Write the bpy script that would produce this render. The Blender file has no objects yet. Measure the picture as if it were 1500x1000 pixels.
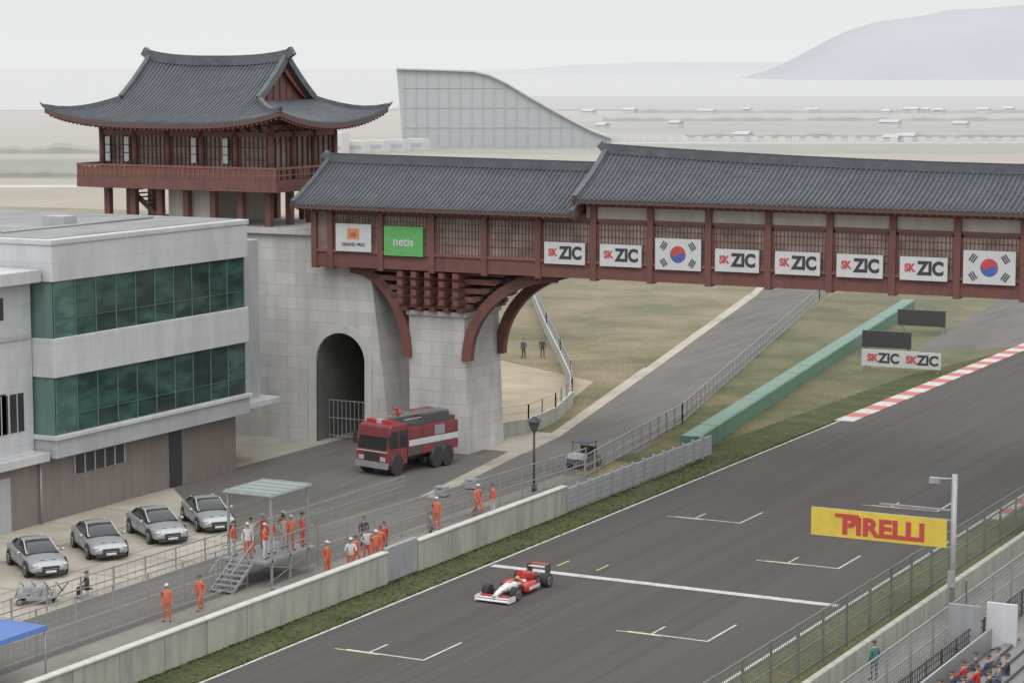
import bpy, bmesh, math, random
from mathutils import Vector, Matrix, noise
random.seed(7)
scene=bpy.context.scene
R=math.radians
# ------------------------------------------------------------------ materials
def nt(m): 
    m.use_nodes=True; return m.node_tree.nodes, m.node_tree.links
MATS={}
def mat(name,col,rough=.7,var=.12,scale=1.0,bump=.0,bscale=None,metal=0,spec=.5,stretch=(1,1,1),haze=None,fine=0.0,hz=.40,dirt=0.0,dscale=(2.2,2.2,.25)):
    if name in MATS: return MATS[name]
    m=bpy.data.materials.new(name); n,l=nt(m); b=n['Principled BSDF']
    b.inputs['Roughness'].default_value=rough; b.inputs['Metallic'].default_value=metal
    b.inputs['Specular IOR Level'].default_value=spec
    geo=n.new('ShaderNodeNewGeometry'); mp=n.new('ShaderNodeMapping'); mp.inputs['Scale'].default_value=stretch
    l.new(geo.outputs['Position'],mp.inputs['Vector'])
    t=n.new('ShaderNodeTexNoise'); t.inputs['Scale'].default_value=scale; t.inputs['Detail'].default_value=4; t.inputs['Roughness'].default_value=.6
    l.new(mp.outputs[0],t.inputs['Vector'])
    mr=n.new('ShaderNodeMapRange'); mr.inputs['From Min'].default_value=.25; mr.inputs['From Max'].default_value=.75
    mr.inputs['To Min'].default_value=1-var; mr.inputs['To Max'].default_value=1+var
    l.new(t.outputs['Fac'],mr.inputs['Value'])
    mx=n.new('ShaderNodeVectorMath'); mx.operation='SCALE'; mx.inputs[0].default_value=col[:3]
    l.new(mr.outputs[0],mx.inputs['Scale']); out=mx.outputs[0]
    if fine>0:
        t2=n.new('ShaderNodeTexNoise'); t2.inputs['Scale'].default_value=9; t2.inputs['Detail'].default_value=3
        l.new(geo.outputs['Position'],t2.inputs['Vector'])
        m2=n.new('ShaderNodeMapRange'); m2.inputs['From Min'].default_value=.3; m2.inputs['From Max'].default_value=.7
        m2.inputs['To Min'].default_value=1-fine; m2.inputs['To Max'].default_value=1+fine
        l.new(t2.outputs['Fac'],m2.inputs['Value'])
        v2=n.new('ShaderNodeVectorMath'); v2.operation='SCALE'; l.new(out,v2.inputs[0]); l.new(m2.outputs[0],v2.inputs['Scale']); out=v2.outputs[0]
    if dirt>0:
        mp3=n.new('ShaderNodeMapping'); mp3.inputs['Scale'].default_value=dscale; l.new(geo.outputs['Position'],mp3.inputs['Vector'])
        t3=n.new('ShaderNodeTexNoise'); t3.inputs['Scale'].default_value=1.0; t3.inputs['Detail'].default_value=5
        l.new(mp3.outputs[0],t3.inputs['Vector'])
        m3=n.new('ShaderNodeMapRange'); m3.inputs['From Min'].default_value=.45; m3.inputs['From Max'].default_value=.75
        m3.inputs['To Min'].default_value=1; m3.inputs['To Max'].default_value=1-dirt
        l.new(t3.outputs['Fac'],m3.inputs['Value'])
        v3=n.new('ShaderNodeVectorMath'); v3.operation='SCALE'; l.new(out,v3.inputs[0]); l.new(m3.outputs[0],v3.inputs['Scale']); out=v3.outputs[0]
    if haze=='far': out=paint_haze(n,l,geo,out,hz)
    elif haze is None: out=paint_haze(n,l,geo,out,hz,10.,1000.)
    l.new(out,b.inputs['Base Color'])
    if bump>0:
        t4=n.new('ShaderNodeTexNoise'); t4.inputs['Scale'].default_value=bscale or scale*6; t4.inputs['Detail'].default_value=4
        l.new(geo.outputs['Position'],t4.inputs['Vector'])
        bp=n.new('ShaderNodeBump'); bp.inputs['Strength'].default_value=bump; bp.inputs['Distance'].default_value=.05
        l.new(t4.outputs['Fac'],bp.inputs['Height']); l.new(bp.outputs[0],b.inputs['Normal'])
    MATS[name]=m; return m
def paint_haze(n,l,geo,out,hz=.44,start=150.,span=750.):  # aerial haze painted into the base colour, paler with distance from origin
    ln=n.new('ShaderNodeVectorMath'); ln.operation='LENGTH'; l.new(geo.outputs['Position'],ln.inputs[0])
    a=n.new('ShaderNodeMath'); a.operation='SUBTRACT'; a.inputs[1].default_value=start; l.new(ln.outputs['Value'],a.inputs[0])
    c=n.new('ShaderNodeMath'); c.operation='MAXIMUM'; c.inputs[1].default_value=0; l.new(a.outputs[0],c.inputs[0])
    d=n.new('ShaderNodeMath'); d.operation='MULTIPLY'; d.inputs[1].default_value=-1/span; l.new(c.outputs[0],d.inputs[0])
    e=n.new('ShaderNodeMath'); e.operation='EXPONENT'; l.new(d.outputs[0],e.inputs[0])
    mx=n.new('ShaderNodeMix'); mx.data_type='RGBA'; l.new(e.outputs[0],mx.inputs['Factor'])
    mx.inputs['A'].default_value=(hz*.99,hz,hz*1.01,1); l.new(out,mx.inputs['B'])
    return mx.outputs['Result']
HN=False
asphalt=mat('asphalt',(.078,.072,.070),.85,.13,.35,.15,30,stretch=(1.6,.05,1),fine=.08,spec=.3,haze=HN,dirt=.2,dscale=(2.2,.025,1))
asphalt2=mat('pit_asphalt',(.14,.133,.125),.9,.18,.3,.1,20,stretch=(1,.3,1),fine=.08,spec=.3,haze=HN,dirt=.2,dscale=(1.2,.06,1))
conc=mat('apron_concrete',(.40,.37,.315),.9,.14,.25,.05,8,fine=.06,spec=.3,haze=HN,dirt=.25,dscale=(.5,.3,1))
walkway=mat('walkway_paving',(.22,.21,.19),.9,.15,.4,.1,8,fine=.08,spec=.3,haze=HN,dirt=.3,dscale=(1.,.2,1))
joint=mat('slab_joint',(.2,.185,.16),.9,.1,1,haze=HN)
whitep=mat('white_paint',(.50,.50,.48),.6,.22,2.5,fine=.15,haze=HN,dirt=.35,dscale=(2,2,1))
yellowp=mat('yellow_paint',(.5,.42,.18),.6,.25,2.5,haze=HN)
redp=mat('red_kerb_paint',(.45,.12,.11),.6,.2,2.,haze=HN,dirt=.2,dscale=(2,2,1))
wallc=mat('pit_wall_concrete',(.36,.37,.32),.85,.12,.8,.1,10,dirt=.35)
wallcap=mat('wall_cap',(.5,.5,.47),.8,.1,1.2,dirt=.2)
panelg=mat('grey_fence_panel',(.3,.31,.33),.6,.1,1.,dirt=.2)
steel=mat('galvanised_steel',(.35,.36,.37),.5,.15,3,metal=.4)
darksteel=mat('dark_steel',(.04,.04,.045),.5,.2,3)
greenb=mat('green_barrier_vinyl',(.05,.17,.105),.5,.15,1.2,.1,4,dirt=.25)
brownwall=mat('ground_floor_wall',(.19,.155,.14),.8,.12,.8,dirt=.2)
roofmem=mat('roof_membrane',(.25,.255,.26),.8,.15,.3,haze=HN,dirt=.25,dscale=(.6,.25,1))
wood=mat('red_brown_timber',(.15,.038,.027),.6,.25,1.2,.1,20,dirt=.3,hz=.30)
wood2=mat('dark_timber',(.075,.024,.019),.6,.2,1.5,hz=.30)
woodl=mat('light_timber',(.21,.062,.043),.6,.22,1.5,dirt=.2,hz=.30)
plaster=mat('cream_plaster',(.44,.40,.37),.8,.12,1.,dirt=.2)
white=mat('white_enamel',(.68,.68,.68),.4,.06,2,dirt=.12)
black=mat('black_plastic',(.018,.018,.02),.45,.1,3,hz=.25)
rubber=mat('tyre_rubber',(.016,.016,.017),.8,.2,5,hz=.2)
silver=mat('silver_car_paint',(.43,.45,.47),.3,.05,2,metal=.5)
carglass=mat('car_glass',(.012,.015,.018),.08,.1,2,spec=.8,hz=.2)
chrome=mat('alloy',(.5,.5,.51),.3,.1,4,metal=.8)
red=mat('fire_red_paint',(.22,.018,.028),.4,.18,1.5,dirt=.3,hz=.3)
racered=mat('racing_red',(.5,.035,.025),.3,.08,3,hz=.25)
orange=mat('marshal_orange',(.56,.11,.05),.8,.15,6)
skin=mat('skin',(.42,.25,.17),.6,.08,8)
hair=mat('black_hair',(.02,.016,.014),.6,.2,20)
navy=mat('navy_cloth',(.03,.04,.08),.8,.2,6)
greycl=mat('grey_cloth',(.16,.16,.17),.8,.2,6)
whitecl=mat('white_cloth',(.55,.55,.53),.8,.1,6)
tealcl=mat('teal_cloth',(.03,.16,.16),.8,.1,6)
blue=mat('blue_canvas',(.06,.15,.42),.6,.12,2)
yellow=mat('banner_yellow',(.70,.52,.04),.6,.1,1.5,dirt=.1)
signred=mat('sign_red',(.5,.03,.03),.6,.05,2)
signgreen=mat('sign_green',(.08,.40,.08),.6,.08,2)
signorange=mat('sign_orange',(.65,.24,.04),.6,.05,2)
signblue=mat('sign_blue',(.03,.08,.36),.6,.05,2)
signwhite=mat('sign_white',(.6,.61,.63),.6,.06,2,dirt=.08)
canopyg=mat('grey_canopy',(.22,.27,.26),.5,.12,2,dirt=.2)
tail=mat('lamp_lens',(.5,.51,.5),.15,.05,2,spec=.8)
tile=mat('slate_roof_tile',(.050,.059,.071),.65,.3,1.2,.3,14,spec=.35,dirt=.25,dscale=(.8,.8,.8),hz=.3)
tileb=mat('roof_tile_rib',(.084,.098,.118),.65,.3,2,.2,14,spec=.35,dirt=.3,dscale=(.7,.7,.7),hz=.3)
def lattice_mat():
    m=bpy.data.materials.new('lattice_screen'); n,l=nt(m); b=n['Principled BSDF']; b.inputs['Roughness'].default_value=.5
    geo=n.new('ShaderNodeNewGeometry'); t=n.new('ShaderNodeTexNoise'); t.inputs['Scale'].default_value=.9; l.new(geo.outputs['Position'],t.inputs['Vector'])
    cr=n.new('ShaderNodeValToRGB'); cr.color_ramp.elements[0].color=(.15,.10,.088,1); cr.color_ramp.elements[1].color=(.33,.25,.22,1)
    cr.color_ramp.elements[0].position=.3; cr.color_ramp.elements[1].position=.7
    l.new(t.outputs['Fac'],cr.inputs['Fac']); l.new(cr.outputs[0],b.inputs['Base Color']); return m
lattice=lattice_mat()
def stone_mat(name,c1,c2,bw=1.6,bh=.8,mort=.012,mf=.6,bump=.4,rough=.85,streak=.15):
    m=bpy.data.materials.new(name); n,l=nt(m); b=n['Principled BSDF']; b.inputs['Roughness'].default_value=rough
    geo=n.new('ShaderNodeNewGeometry'); sp=n.new('ShaderNodeSeparateXYZ'); l.new(geo.outputs['Position'],sp.inputs[0])
    ad=n.new('ShaderNodeMath'); l.new(sp.outputs[0],ad.inputs[0]); l.new(sp.outputs[1],ad.inputs[1])
    cb=n.new('ShaderNodeCombineXYZ'); l.new(ad.outputs[0],cb.inputs[0]); l.new(sp.outputs[2],cb.inputs[1])
    br=n.new('ShaderNodeTexBrick'); l.new(cb.outputs[0],br.inputs['Vector']); br.inputs['Scale'].default_value=1
    br.inputs['Brick Width'].default_value=bw; br.inputs['Row Height'].default_value=bh; br.inputs['Mortar Size'].default_value=mort
    br.inputs['Color1'].default_value=(*c1,1); br.inputs['Color2'].default_value=(*c2,1); br.inputs['Mortar'].default_value=(c1[0]*mf,c1[1]*mf,c1[2]*mf,1)
    mp=n.new('ShaderNodeMapping'); mp.inputs['Scale'].default_value=(1.2,1.2,.3); l.new(geo.outputs['Position'],mp.inputs[0])
    t=n.new('ShaderNodeTexNoise'); t.inputs['Scale'].default_value=.8; t.inputs['Detail'].default_value=7; l.new(mp.outputs[0],t.inputs['Vector'])
    mr=n.new('ShaderNodeMapRange'); mr.inputs['From Min'].default_value=.3; mr.inputs['From Max'].default_value=.7; mr.inputs['To Min'].default_value=1-streak; mr.inputs['To Max'].default_value=1.06
    l.new(t.outputs['Fac'],mr.inputs['Value']); v=n.new('ShaderNodeVectorMath'); v.operation='SCALE'; l.new(br.outputs['Color'],v.inputs[0]); l.new(mr.outputs[0],v.inputs['Scale'])
    l.new(v.outputs[0],b.inputs['Base Color'])
    bp=n.new('ShaderNodeBump'); bp.inputs['Strength'].default_value=bump; bp.inputs['Distance'].default_value=.03; bp.invert=True
    l.new(br.outputs['Fac'],bp.inputs['Height']); l.new(bp.outputs[0],b.inputs['Normal'])
    return m
stone=stone_mat('granite_blocks',(.48,.475,.47),(.55,.545,.535),mf=.72,streak=.2)
stone_shade=stone_mat('granite_passage_shaded',(.15,.15,.148),(.18,.18,.175))  # same granite darkened for the passage, its shade painted into the colour
cladding=stone_mat('white_cladding',(.50,.51,.53),(.52,.53,.55),2.4,1.1,.01,.72,.15,.5,.14)
cladding2=stone_mat('grey_cladding',(.38,.39,.41),(.40,.41,.43),2.4,1.1,.01,.72,.15,.5,.14)
def glass_mat(name,c0,c1):
    m=bpy.data.materials.new(name); n,l=nt(m); b=n['Principled BSDF']; b.inputs['Roughness'].default_value=.1
    b.inputs['Specular IOR Level'].default_value=.45
    geo=n.new('ShaderNodeNewGeometry'); mp=n.new('ShaderNodeMapping'); mp.inputs['Scale'].default_value=(.3,.5,1.5); l.new(geo.outputs['Position'],mp.inputs[0])
    t=n.new('ShaderNodeTexNoise'); t.inputs['Scale'].default_value=1.; t.inputs['Detail'].default_value=6; l.new(mp.outputs[0],t.inputs['Vector'])
    cr=n.new('ShaderNodeValToRGB'); cr.color_ramp.elements[0].color=(*c0,1); cr.color_ramp.elements[1].color=(*c1,1)
    cr.color_ramp.elements[0].position=.4; cr.color_ramp.elements[1].position=.65
    l.new(t.outputs['Fac'],cr.inputs['Fac']); l.new(cr.outputs[0],b.inputs['Base Color']); return m
tealglass=glass_mat('teal_glass',(.022,.045,.044),(.05,.11,.10))
tealglassB=glass_mat('teal_glass_light',(.055,.11,.105),(.10,.19,.175))  # lighter and darker panes: varied reflections painted into the glass colour
tealglassC=glass_mat('teal_glass_dark',(.018,.034,.034),(.035,.07,.066))
tealedge=mat('teal_glass_edge',(.09,.18,.16),.3,.1,1)
def grass_mat(name,cg,cd,sc,lo,hi,haze=False):
    m=bpy.data.materials.new(name); n,l=nt(m); b=n['Principled BSDF']; b.inputs['Roughness'].default_value=.95; b.inputs['Specular IOR Level'].default_value=.1
    geo=n.new('ShaderNodeNewGeometry'); t=n.new('ShaderNodeTexNoise'); t.inputs['Scale'].default_value=sc; t.inputs['Detail'].default_value=9; t.inputs['Roughness'].default_value=.68
    l.new(geo.outputs['Position'],t.inputs['Vector'])
    cr=n.new('ShaderNodeValToRGB'); cr.color_ramp.elements[0].color=(*cg,1); cr.color_ramp.elements[1].color=(*cd,1)
    cr.color_ramp.elements[0].position=lo; cr.color_ramp.elements[1].position=hi; l.new(t.outputs['Fac'],cr.inputs['Fac'])
    t2=n.new('ShaderNodeTexNoise'); t2.inputs['Scale'].default_value=4; t2.inputs['Detail'].default_value=6; l.new(geo.outputs['Position'],t2.inputs['Vector'])
    mr=n.new('ShaderNodeMapRange'); mr.inputs['From Min'].default_value=.3; mr.inputs['From Max'].default_value=.7; mr.inputs['To Min'].default_value=.72; mr.inputs['To Max'].default_value=1.28
    l.new(t2.outputs['Fac'],mr.inputs['Value']); v=n.new('ShaderNodeVectorMath'); v.operation='SCALE'; l.new(cr.outputs[0],v.inputs[0]); l.new(mr.outputs[0],v.inputs['Scale'])
    out=v.outputs[0]
    if haze: out=paint_haze(n,l,geo,out)
    l.new(out,b.inputs['Base Color'])
    bp=n.new('ShaderNodeBump'); bp.inputs['Strength'].default_value=.5; bp.inputs['Distance'].default_value=.08; l.new(t2.outputs['Fac'],bp.inputs['Height']); l.new(bp.outputs[0],b.inputs['Normal'])
    return m
grassG=grass_mat('verge_grass',(.048,.068,.03),(.10,.10,.052),.5,.35,.65)
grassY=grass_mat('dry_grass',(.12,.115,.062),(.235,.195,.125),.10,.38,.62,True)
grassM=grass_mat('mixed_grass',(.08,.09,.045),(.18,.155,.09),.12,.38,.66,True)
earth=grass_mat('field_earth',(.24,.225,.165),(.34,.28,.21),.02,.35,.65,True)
sand=mat('sandy_gravel',(.34,.285,.205),.9,.25,.3,fine=.15,haze=HN)

# ------------------------------------------------------------------ mesh builder
def empty(name,loc=(0,0,0),rz=0,sc=1):
    e=bpy.data.objects.new(name,None); scene.collection.objects.link(e); e.location=loc; e.rotation_euler=(0,0,rz); e.scale=(sc,sc,sc); e.empty_display_size=.3; return e
class MB:
    def __init__(s): s.v=[];s.f=[];s.m=[];s.ms=[];s.sm=[]
    def mi(s,m):
        if m not in s.ms: s.ms.append(m)
        return s.ms.index(m)
    def face(s,pts,m,smooth=False):
        i=len(s.v); s.v+= [tuple(p) for p in pts]; s.f.append(tuple(range(i,i+len(pts)))); s.m.append(s.mi(m)); s.sm.append(smooth)
    def idx(s,vs,fs,m,smooth=False):
        i=len(s.v); s.v+=[tuple(p) for p in vs]; k=s.mi(m)
        for f in fs: s.f.append(tuple(i+a for a in f)); s.m.append(k); s.sm.append(smooth)
    def box(s,x0,x1,y0,y1,z0,z1,m):
        vs=[(x,y,z) for z in (z0,z1) for x,y in ((x0,y0),(x1,y0),(x1,y1),(x0,y1))]
        s.idx(vs,[(3,2,1,0),(4,5,6,7),(0,1,5,4),(1,2,6,5),(2,3,7,6),(3,0,4,7)],m)
    def beam(s,a,b,w,h,m,up=Vector((0,0,1))):
        a=Vector(a);b=Vector(b);d=(b-a).normalized(); sd=d.cross(up)
        if sd.length<1e-4: sd=Vector((1,0,0))
        sd.normalize(); u=sd.cross(d); vs=[]
        for p in (a,b):
            for i,j in ((-1,-1),(1,-1),(1,1),(-1,1)): vs.append(p+sd*w/2*i+u*h/2*j)
        s.idx(vs,[(3,2,1,0),(4,5,6,7),(0,1,5,4),(1,2,6,5),(2,3,7,6),(3,0,4,7)],m)
    def tube(s,pts,r,m,n=6,r2=None,smooth=True):
        pts=[Vector(p) for p in pts]; rings=[]; k=len(pts)
        for i,p in enumerate(pts):
            d=(pts[min(i+1,k-1)]-pts[max(i-1,0)]).normalized()
            a=d.cross(Vector((0,0,1)))
            if a.length<1e-3: a=Vector((1,0,0))
            a.normalize(); b=a.cross(d); rr=r if r2 is None else r+(r2-r)*i/(k-1)
            rings.append([p+a*rr*math.cos(t*2*math.pi/n)+b*rr*math.sin(t*2*math.pi/n) for t in range(n)])
        s.loft(rings,m,smooth)
    def loft(s,rings,m,smooth=True,cap=True,fm=None):
        n=len(rings[0]); vs=[p for r in rings for p in r]; i0=len(s.v); s.v+=[tuple(p) for p in vs]
        for i in range(len(rings)-1):
            for j in range(n):
                a=i*n+j;b=i*n+(j+1)%n
                s.f.append((i0+a,i0+b,i0+b+n,i0+a+n)); mm=fm(i,j) if fm else m
                s.m.append(s.mi(mm)); s.sm.append(smooth)
        if cap:
            s.f.append(tuple(i0+j for j in range(n))[::-1]); s.m.append(s.mi(m)); s.sm.append(False)
            o=i0+(len(rings)-1)*n
            s.f.append(tuple(o+j for j in range(n))); s.m.append(s.mi(m)); s.sm.append(False)
    def cyl(s,c,r,h,m,axis='z',n=16,r2=None):
        c=Vector(c); ax={'x':Vector((1,0,0)),'y':Vector((0,1,0)),'z':Vector((0,0,1))}[axis]
        a={'x':Vector((0,1,0)),'y':Vector((0,0,1)),'z':Vector((1,0,0))}[axis]; b=ax.cross(a); r2=r if r2 is None else r2
        rs=[[c+ax*(k*h/2)+ (a*math.cos(2*math.pi*t/n)+b*math.sin(2*math.pi*t/n))*rr for t in range(n)] for k,rr in ((-1,r),(1,r2))]
        s.loft(rs,m,True)
    def ell(s,c,rx,ry,rz,m,nu=10,nv=8,zmin=-1):
        rings=[]
        for i in range(nv+1):
            ph=-math.pi/2+math.pi*i/nv
            if math.sin(ph)<zmin: ph=math.asin(zmin)
            rings.append([(c[0]+rx*math.cos(ph)*math.cos(2*math.pi*j/nu),c[1]+ry*math.cos(ph)*math.sin(2*math.pi*j/nu),c[2]+rz*math.sin(ph)) for j in range(nu)])
        s.loft(rings,m,True,False)
    def obj(s,name,parent=None,loc=(0,0,0),rz=0,sub=0,bevel=0,edge=False):
        me=bpy.data.meshes.new(name); me.from_pydata(s.v,[],s.f)
        for m in s.ms: me.materials.append(m)
        me.polygons.foreach_set('material_index',s.m); me.polygons.foreach_set('use_smooth',s.sm)
        bm=bmesh.new(); bm.from_mesh(me); bmesh.ops.remove_doubles(bm,verts=bm.verts,dist=.0004) if sub else None
        bmesh.ops.recalc_face_normals(bm,faces=bm.faces); bm.to_mesh(me); bm.free(); me.update()
        o=bpy.data.objects.new(name,me); scene.collection.objects.link(o); o.location=loc; o.rotation_euler=(0,0,rz)
        if parent: o.parent=parent
        if sub: 
            md=o.modifiers.new('sub','SUBSURF'); md.levels=sub; md.render_levels=sub
        if bevel:
            md=o.modifiers.new('bev','BEVEL'); md.width=bevel; md.segments=1; md.limit_method='ANGLE'
        return o
def sheet(name,pts,z,m):
    b=MB(); b.face([(x,y,z) for x,y in pts],m); o=b.obj(name)
    if o.data.polygons[0].normal.z<0: o.data.flip_normals()
    return o
def text(s,size,loc,m,parent,name='lettering',bold=.02,sx=1.0,align='CENTER'):
    c=bpy.data.curves.new(name,'FONT'); c.body=s; c.size=size; c.offset=bold; c.extrude=.006; c.align_x=align; c.align_y='CENTER'
    o=bpy.data.objects.new(name,c); scene.collection.objects.link(o)
    dg=bpy.context.evaluated_depsgraph_get(); me=bpy.data.meshes.new_from_object(o.evaluated_get(dg)); bpy.data.objects.remove(o)
    me.materials.clear(); me.materials.append(m)
    ob=bpy.data.objects.new(name,me); scene.collection.objects.link(ob); ob.location=loc; ob.rotation_euler=(R(90),0,0); ob.scale=(sx,1,1)
    ob.parent=parent; return ob

# ------------------------------------------------------------------ ground
def S(depth,lat): # site frame: distance out and offset across the valley
    return (lat*.885-depth*.466, lat*.466+depth*.885)
sheet('ground',[S(-300,-6000),S(-300,6000),S(12000,6000),S(12000,-6000)],0,earth)
sheet('grass_field',[(-400,137),(-100,137),(-60,118),(-20,118),(10,60),(60,60),(60,300),(-75,330),(-400,300)],.004,grassY)
sheet('grass_infield',[(-60.5,128),(-52,128),(-52,260),(-75,260),(-84,236)],.008,grassM)
sheet('asphalt_runoff',[(-60.5,190),(-52.6,198),(-52.6,300),(-75,300),(-66,240)],.012,asphalt2)
sheet('grass_verge',[(-55.4,0),(-52.9,0),(-52.9,150),(-52.9,196),(-56,175),(-57,132),(-55.4,130)],.016,grassG)
sheet('race_track',[(-53,-20),(-33.8,-20),(-33.8,380),(-53,380)],.024,asphalt)
sheet('grass_verge',[(-33.9,-20),(-30.2,-20),(-30.2,300),(-33.9,300)],.016,grassM)
sheet('apron_pavement',[(-120,20),(-66,20),(-66,118),(-64,136),(-120,136)],.008,conc)
sheet('pit_lane_road',[(-75,103),(-66.2,96),(-66.2,20),(-60.9,20),(-60.9,120),(-60.2,132.3),(-67.7,164.4),(-84,230.7),(-120,370),(-132,370),(-90.7,229.6),(-75.8,169.3),(-67.4,134.7),(-66.5,128),(-80,128),(-80,108)],.012,asphalt2)
sheet('walkway',[(-60.9,20),(-55.4,20),(-55.4,122),(-60.9,122)],.016,walkway)
sheet('gravel_patch',[(-77,160),(-73,146),(-70.6,136),(-80,134),(-100,150),(-96,172)],.012,sand)
b=MB()
for i in range(18):
    y=60+i*4.5
    if y<103: b.face([(-79.5,y,.014),(-66.3,y,.014),(-66.3,y+.07,.014),(-79.5,y+.07,.014)],joint)
for x in (-75,-70.5): b.face([(x,20,.018),(x+.07,20,.018),(x+.07,101,.018),(x,101,.018)],joint)
b.obj('pavement_joints')
b=MB()
for i in range(6000):
    s_=random.random()
    if s_<.35: x=random.gauss(-55.2,.10); y=random.uniform(70,131)
    elif s_<.75: x=random.gauss(-53.12,.07); y=random.uniform(70,150)
    else: x=random.uniform(-55.2,-53.1); y=random.uniform(70,135)
    if x<-55.28 and y<131: x=-55.2
    a=random.uniform(0,6.28); h=random.uniform(.04,.11); w=random.uniform(.03,.07)
    b.face([(x-w*math.cos(a),y-w*math.sin(a),.016),(x+w*math.cos(a),y+w*math.sin(a),.016),(x+random.uniform(-.08,.08),y+random.uniform(-.08,.08),h)],grassG)
b.obj('grass_tufts')
mk=MB()
mk.face([(-53.02,-20,.03),(-52.87,-20,.03),(-52.87,380,.03),(-53.02,380,.03)],whitep)
mk.face([(-34.15,-20,.03),(-34.0,-20,.03),(-34.0,380,.03),(-34.15,380,.03)],whitep)
mk.face([(-52.7,97.55,.032),(-34.4,97.55,.032),(-34.4,98.1,.032),(-52.7,98.1,.032)],whitep)
mk.obj('track_marking')
g=MB()
def gridbox(x,y,w=3.9):
    g.face([(x,y,.034),(x+w,y,.034),(x+w,y+.13,.034),(x,y+.13,.034)],whitep)
    g.face([(x+w-.11,y+.14,.034),(x+w,y+.14,.034),(x+w,y+3.4,.034),(x+w-.11,y+3.4,.034)],whitep)
    g.face([(x+1.1,y+.14,.034),(x+1.2,y+.14,.034),(x+1.2,y+1.6,.034),(x+1.1,y+1.6,.034)],whitep)
    g.face([(x-.5,y-.12,.038),(x+1.7,y-.12,.038),(x+1.7,y-.01,.038),(x-.5,y-.01,.038)],yellowp)
for x,y in ((-50.5,80.4),(-41.1,88.9),(-40.9,105.2),(-49.5,113.4),(-40.9,121.6),(-50.5,64.0),(-41.1,72.4)): gridbox(x,y)
for x in (-49.8,-47.6): g.face([(x,99.2,.034),(x+.1,99.2,.034),(x+.1,100.6,.034),(x,100.6,.034)],yellowp)
g.obj('grid_marking')
k=MB()
for i in range(40):
    y=150+i*2.0; k.box(-53.3,-51.9,y,y+2.0,.0,.075,redp if i%2 else whitep)
k.obj('kerb')
k=MB()
for i in range(30):
    y=121+i*1.6; k.box(-33.75,-33.2,y,y+1.6,.0,.08,redp if i%2 else whitep)
k.obj('kerb')
e=MB(); pts=[(-64.2,112),(-66.6,128),(-67.4,134.7),(-75.8,169.3),(-90.7,229.6),(-132,372)]
for a,b in zip(pts,pts[1:]): e.face([(a[0]-.9,a[1],.02),(a[0],a[1],.02),(b[0],b[1],.02),(b[0]-1.1,b[1],.02)],conc)
e.obj('pavement_edging')

# ------------------------------------------------------------------ pit wall + fences
w=MB()
y=20
while y<111.4:
    y1=min(y+3.0,111.5)
    if 91.5<y<94.5: w.box(-55.6,-55.36,y+.05,y1-.05,0.05,1.75,panelg)
    else: w.box(-55.6,-55.3,y+.02,y1-.02,0,1.5,wallc); w.box(-55.66,-55.24,y,y1-.004,1.5,1.6,wallcap)
    y=y1
w.obj('pit_wall',bevel=.02)
w=MB()
y=111.7
while y<131.5:
    w.box(-55.52,-55.4,y+.06,y+1.44,.15,1.35,panelg); w.box(-55.55,-55.37,y-.05,y+.05,0,1.5,steel)
    for zz in (.5,.8,1.1): w.box(-55.54,-55.38,y+.06,y+1.44,zz,zz+.03,steel)
    y+=1.5
w.obj('panel_fence')
def mesh_fence(name,pts,h,post=2.5,step=.35,wire=.012,pw=.06,m=steel,rails=(0.1,.5,1.0),nh=7,curl=False):
    b=MB()
    for (x0,y0),(x1,y1) in zip(pts,pts[1:]):
        L=math.hypot(x1-x0,y1-y0); n=max(1,round(L/post)); dx,dy=(x1-x0)/L,(y1-y0)/L
        for i in range(n+1):
            t=i*L/n; b.box(x0+dx*t-pw/2,x0+dx*t+pw/2,y0+dy*t-pw/2,y0+dy*t+pw/2,0,h+.06,m)
        for rr in rails: b.beam((x0,y0,h*rr),(x1,y1,h*rr),.05,.05,m)
        for i in range(nh): z=h*(i+1)/(nh+1); b.beam((x0,y0,z),(x1,y1,z),wire,wire,m)
        for i in range(int(L/step)): 
            t=(i+.5)*step; b.box(x0+dx*t-wire/2,x0+dx*t+wire/2,y0+dy*t-wire/2,y0+dy*t+wire/2,0,h,m)
    return b.obj(name)
mesh_fence('mesh_fence',[(-61.2,60),(-61.0,88.3)],2.2)
mesh_fence('mesh_fence',[(-60.6,94),(-59.0,121.5)],1.9)
mesh_fence('mesh_fence',[(-66.4,70),(-66.2,112)],1.1,step=.6,rails=(.5,1.),nh=3)
mesh_fence('mesh_fence',[(-59.2,121.8),(-62.4,144),(-82.7,227.3),(-100,300)],1.4,post=2.0,step=.4,nh=4,pw=.09)
b=MB()
cf=[(-120,232),(-109.8,213),(-94.6,186.3),(-84.5,169),(-77.3,156.5),(-73.0,148),(-70.6,140.5),(-69.9,135),(-71.2,131.5)]
for a,c in zip(cf,cf[1:]):
    b.beam((*a,.5),(*c,.5),.15,1.0,wallc); b.beam((*a,1.03),(*c,1.03),.2,.06,wallcap)
    for z in (1.5,2.0): b.beam((*a,z),(*c,z),.03,.03,steel)
    L=math.hypot(c[0]-a[0],c[1]-a[1]); n=int(L/2)
    for i in range(n+1): b.box(a[0]+(c[0]-a[0])*i/n-.04,a[0]+(c[0]-a[0])*i/n+.04,a[1]+(c[1]-a[1])*i/n-.04,a[1]+(c[1]-a[1])*i/n+.04,1.0,2.05,steel)
b.obj('boundary_wall')
b=MB(); p0=Vector((-56.4,133.0,0)); p1=Vector((-70.6,222.5,0)); d=(p1-p0); L=d.length; d.normalize(); sd=Vector((-d.y,d.x,0)); n=int(L/2.4)
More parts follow.
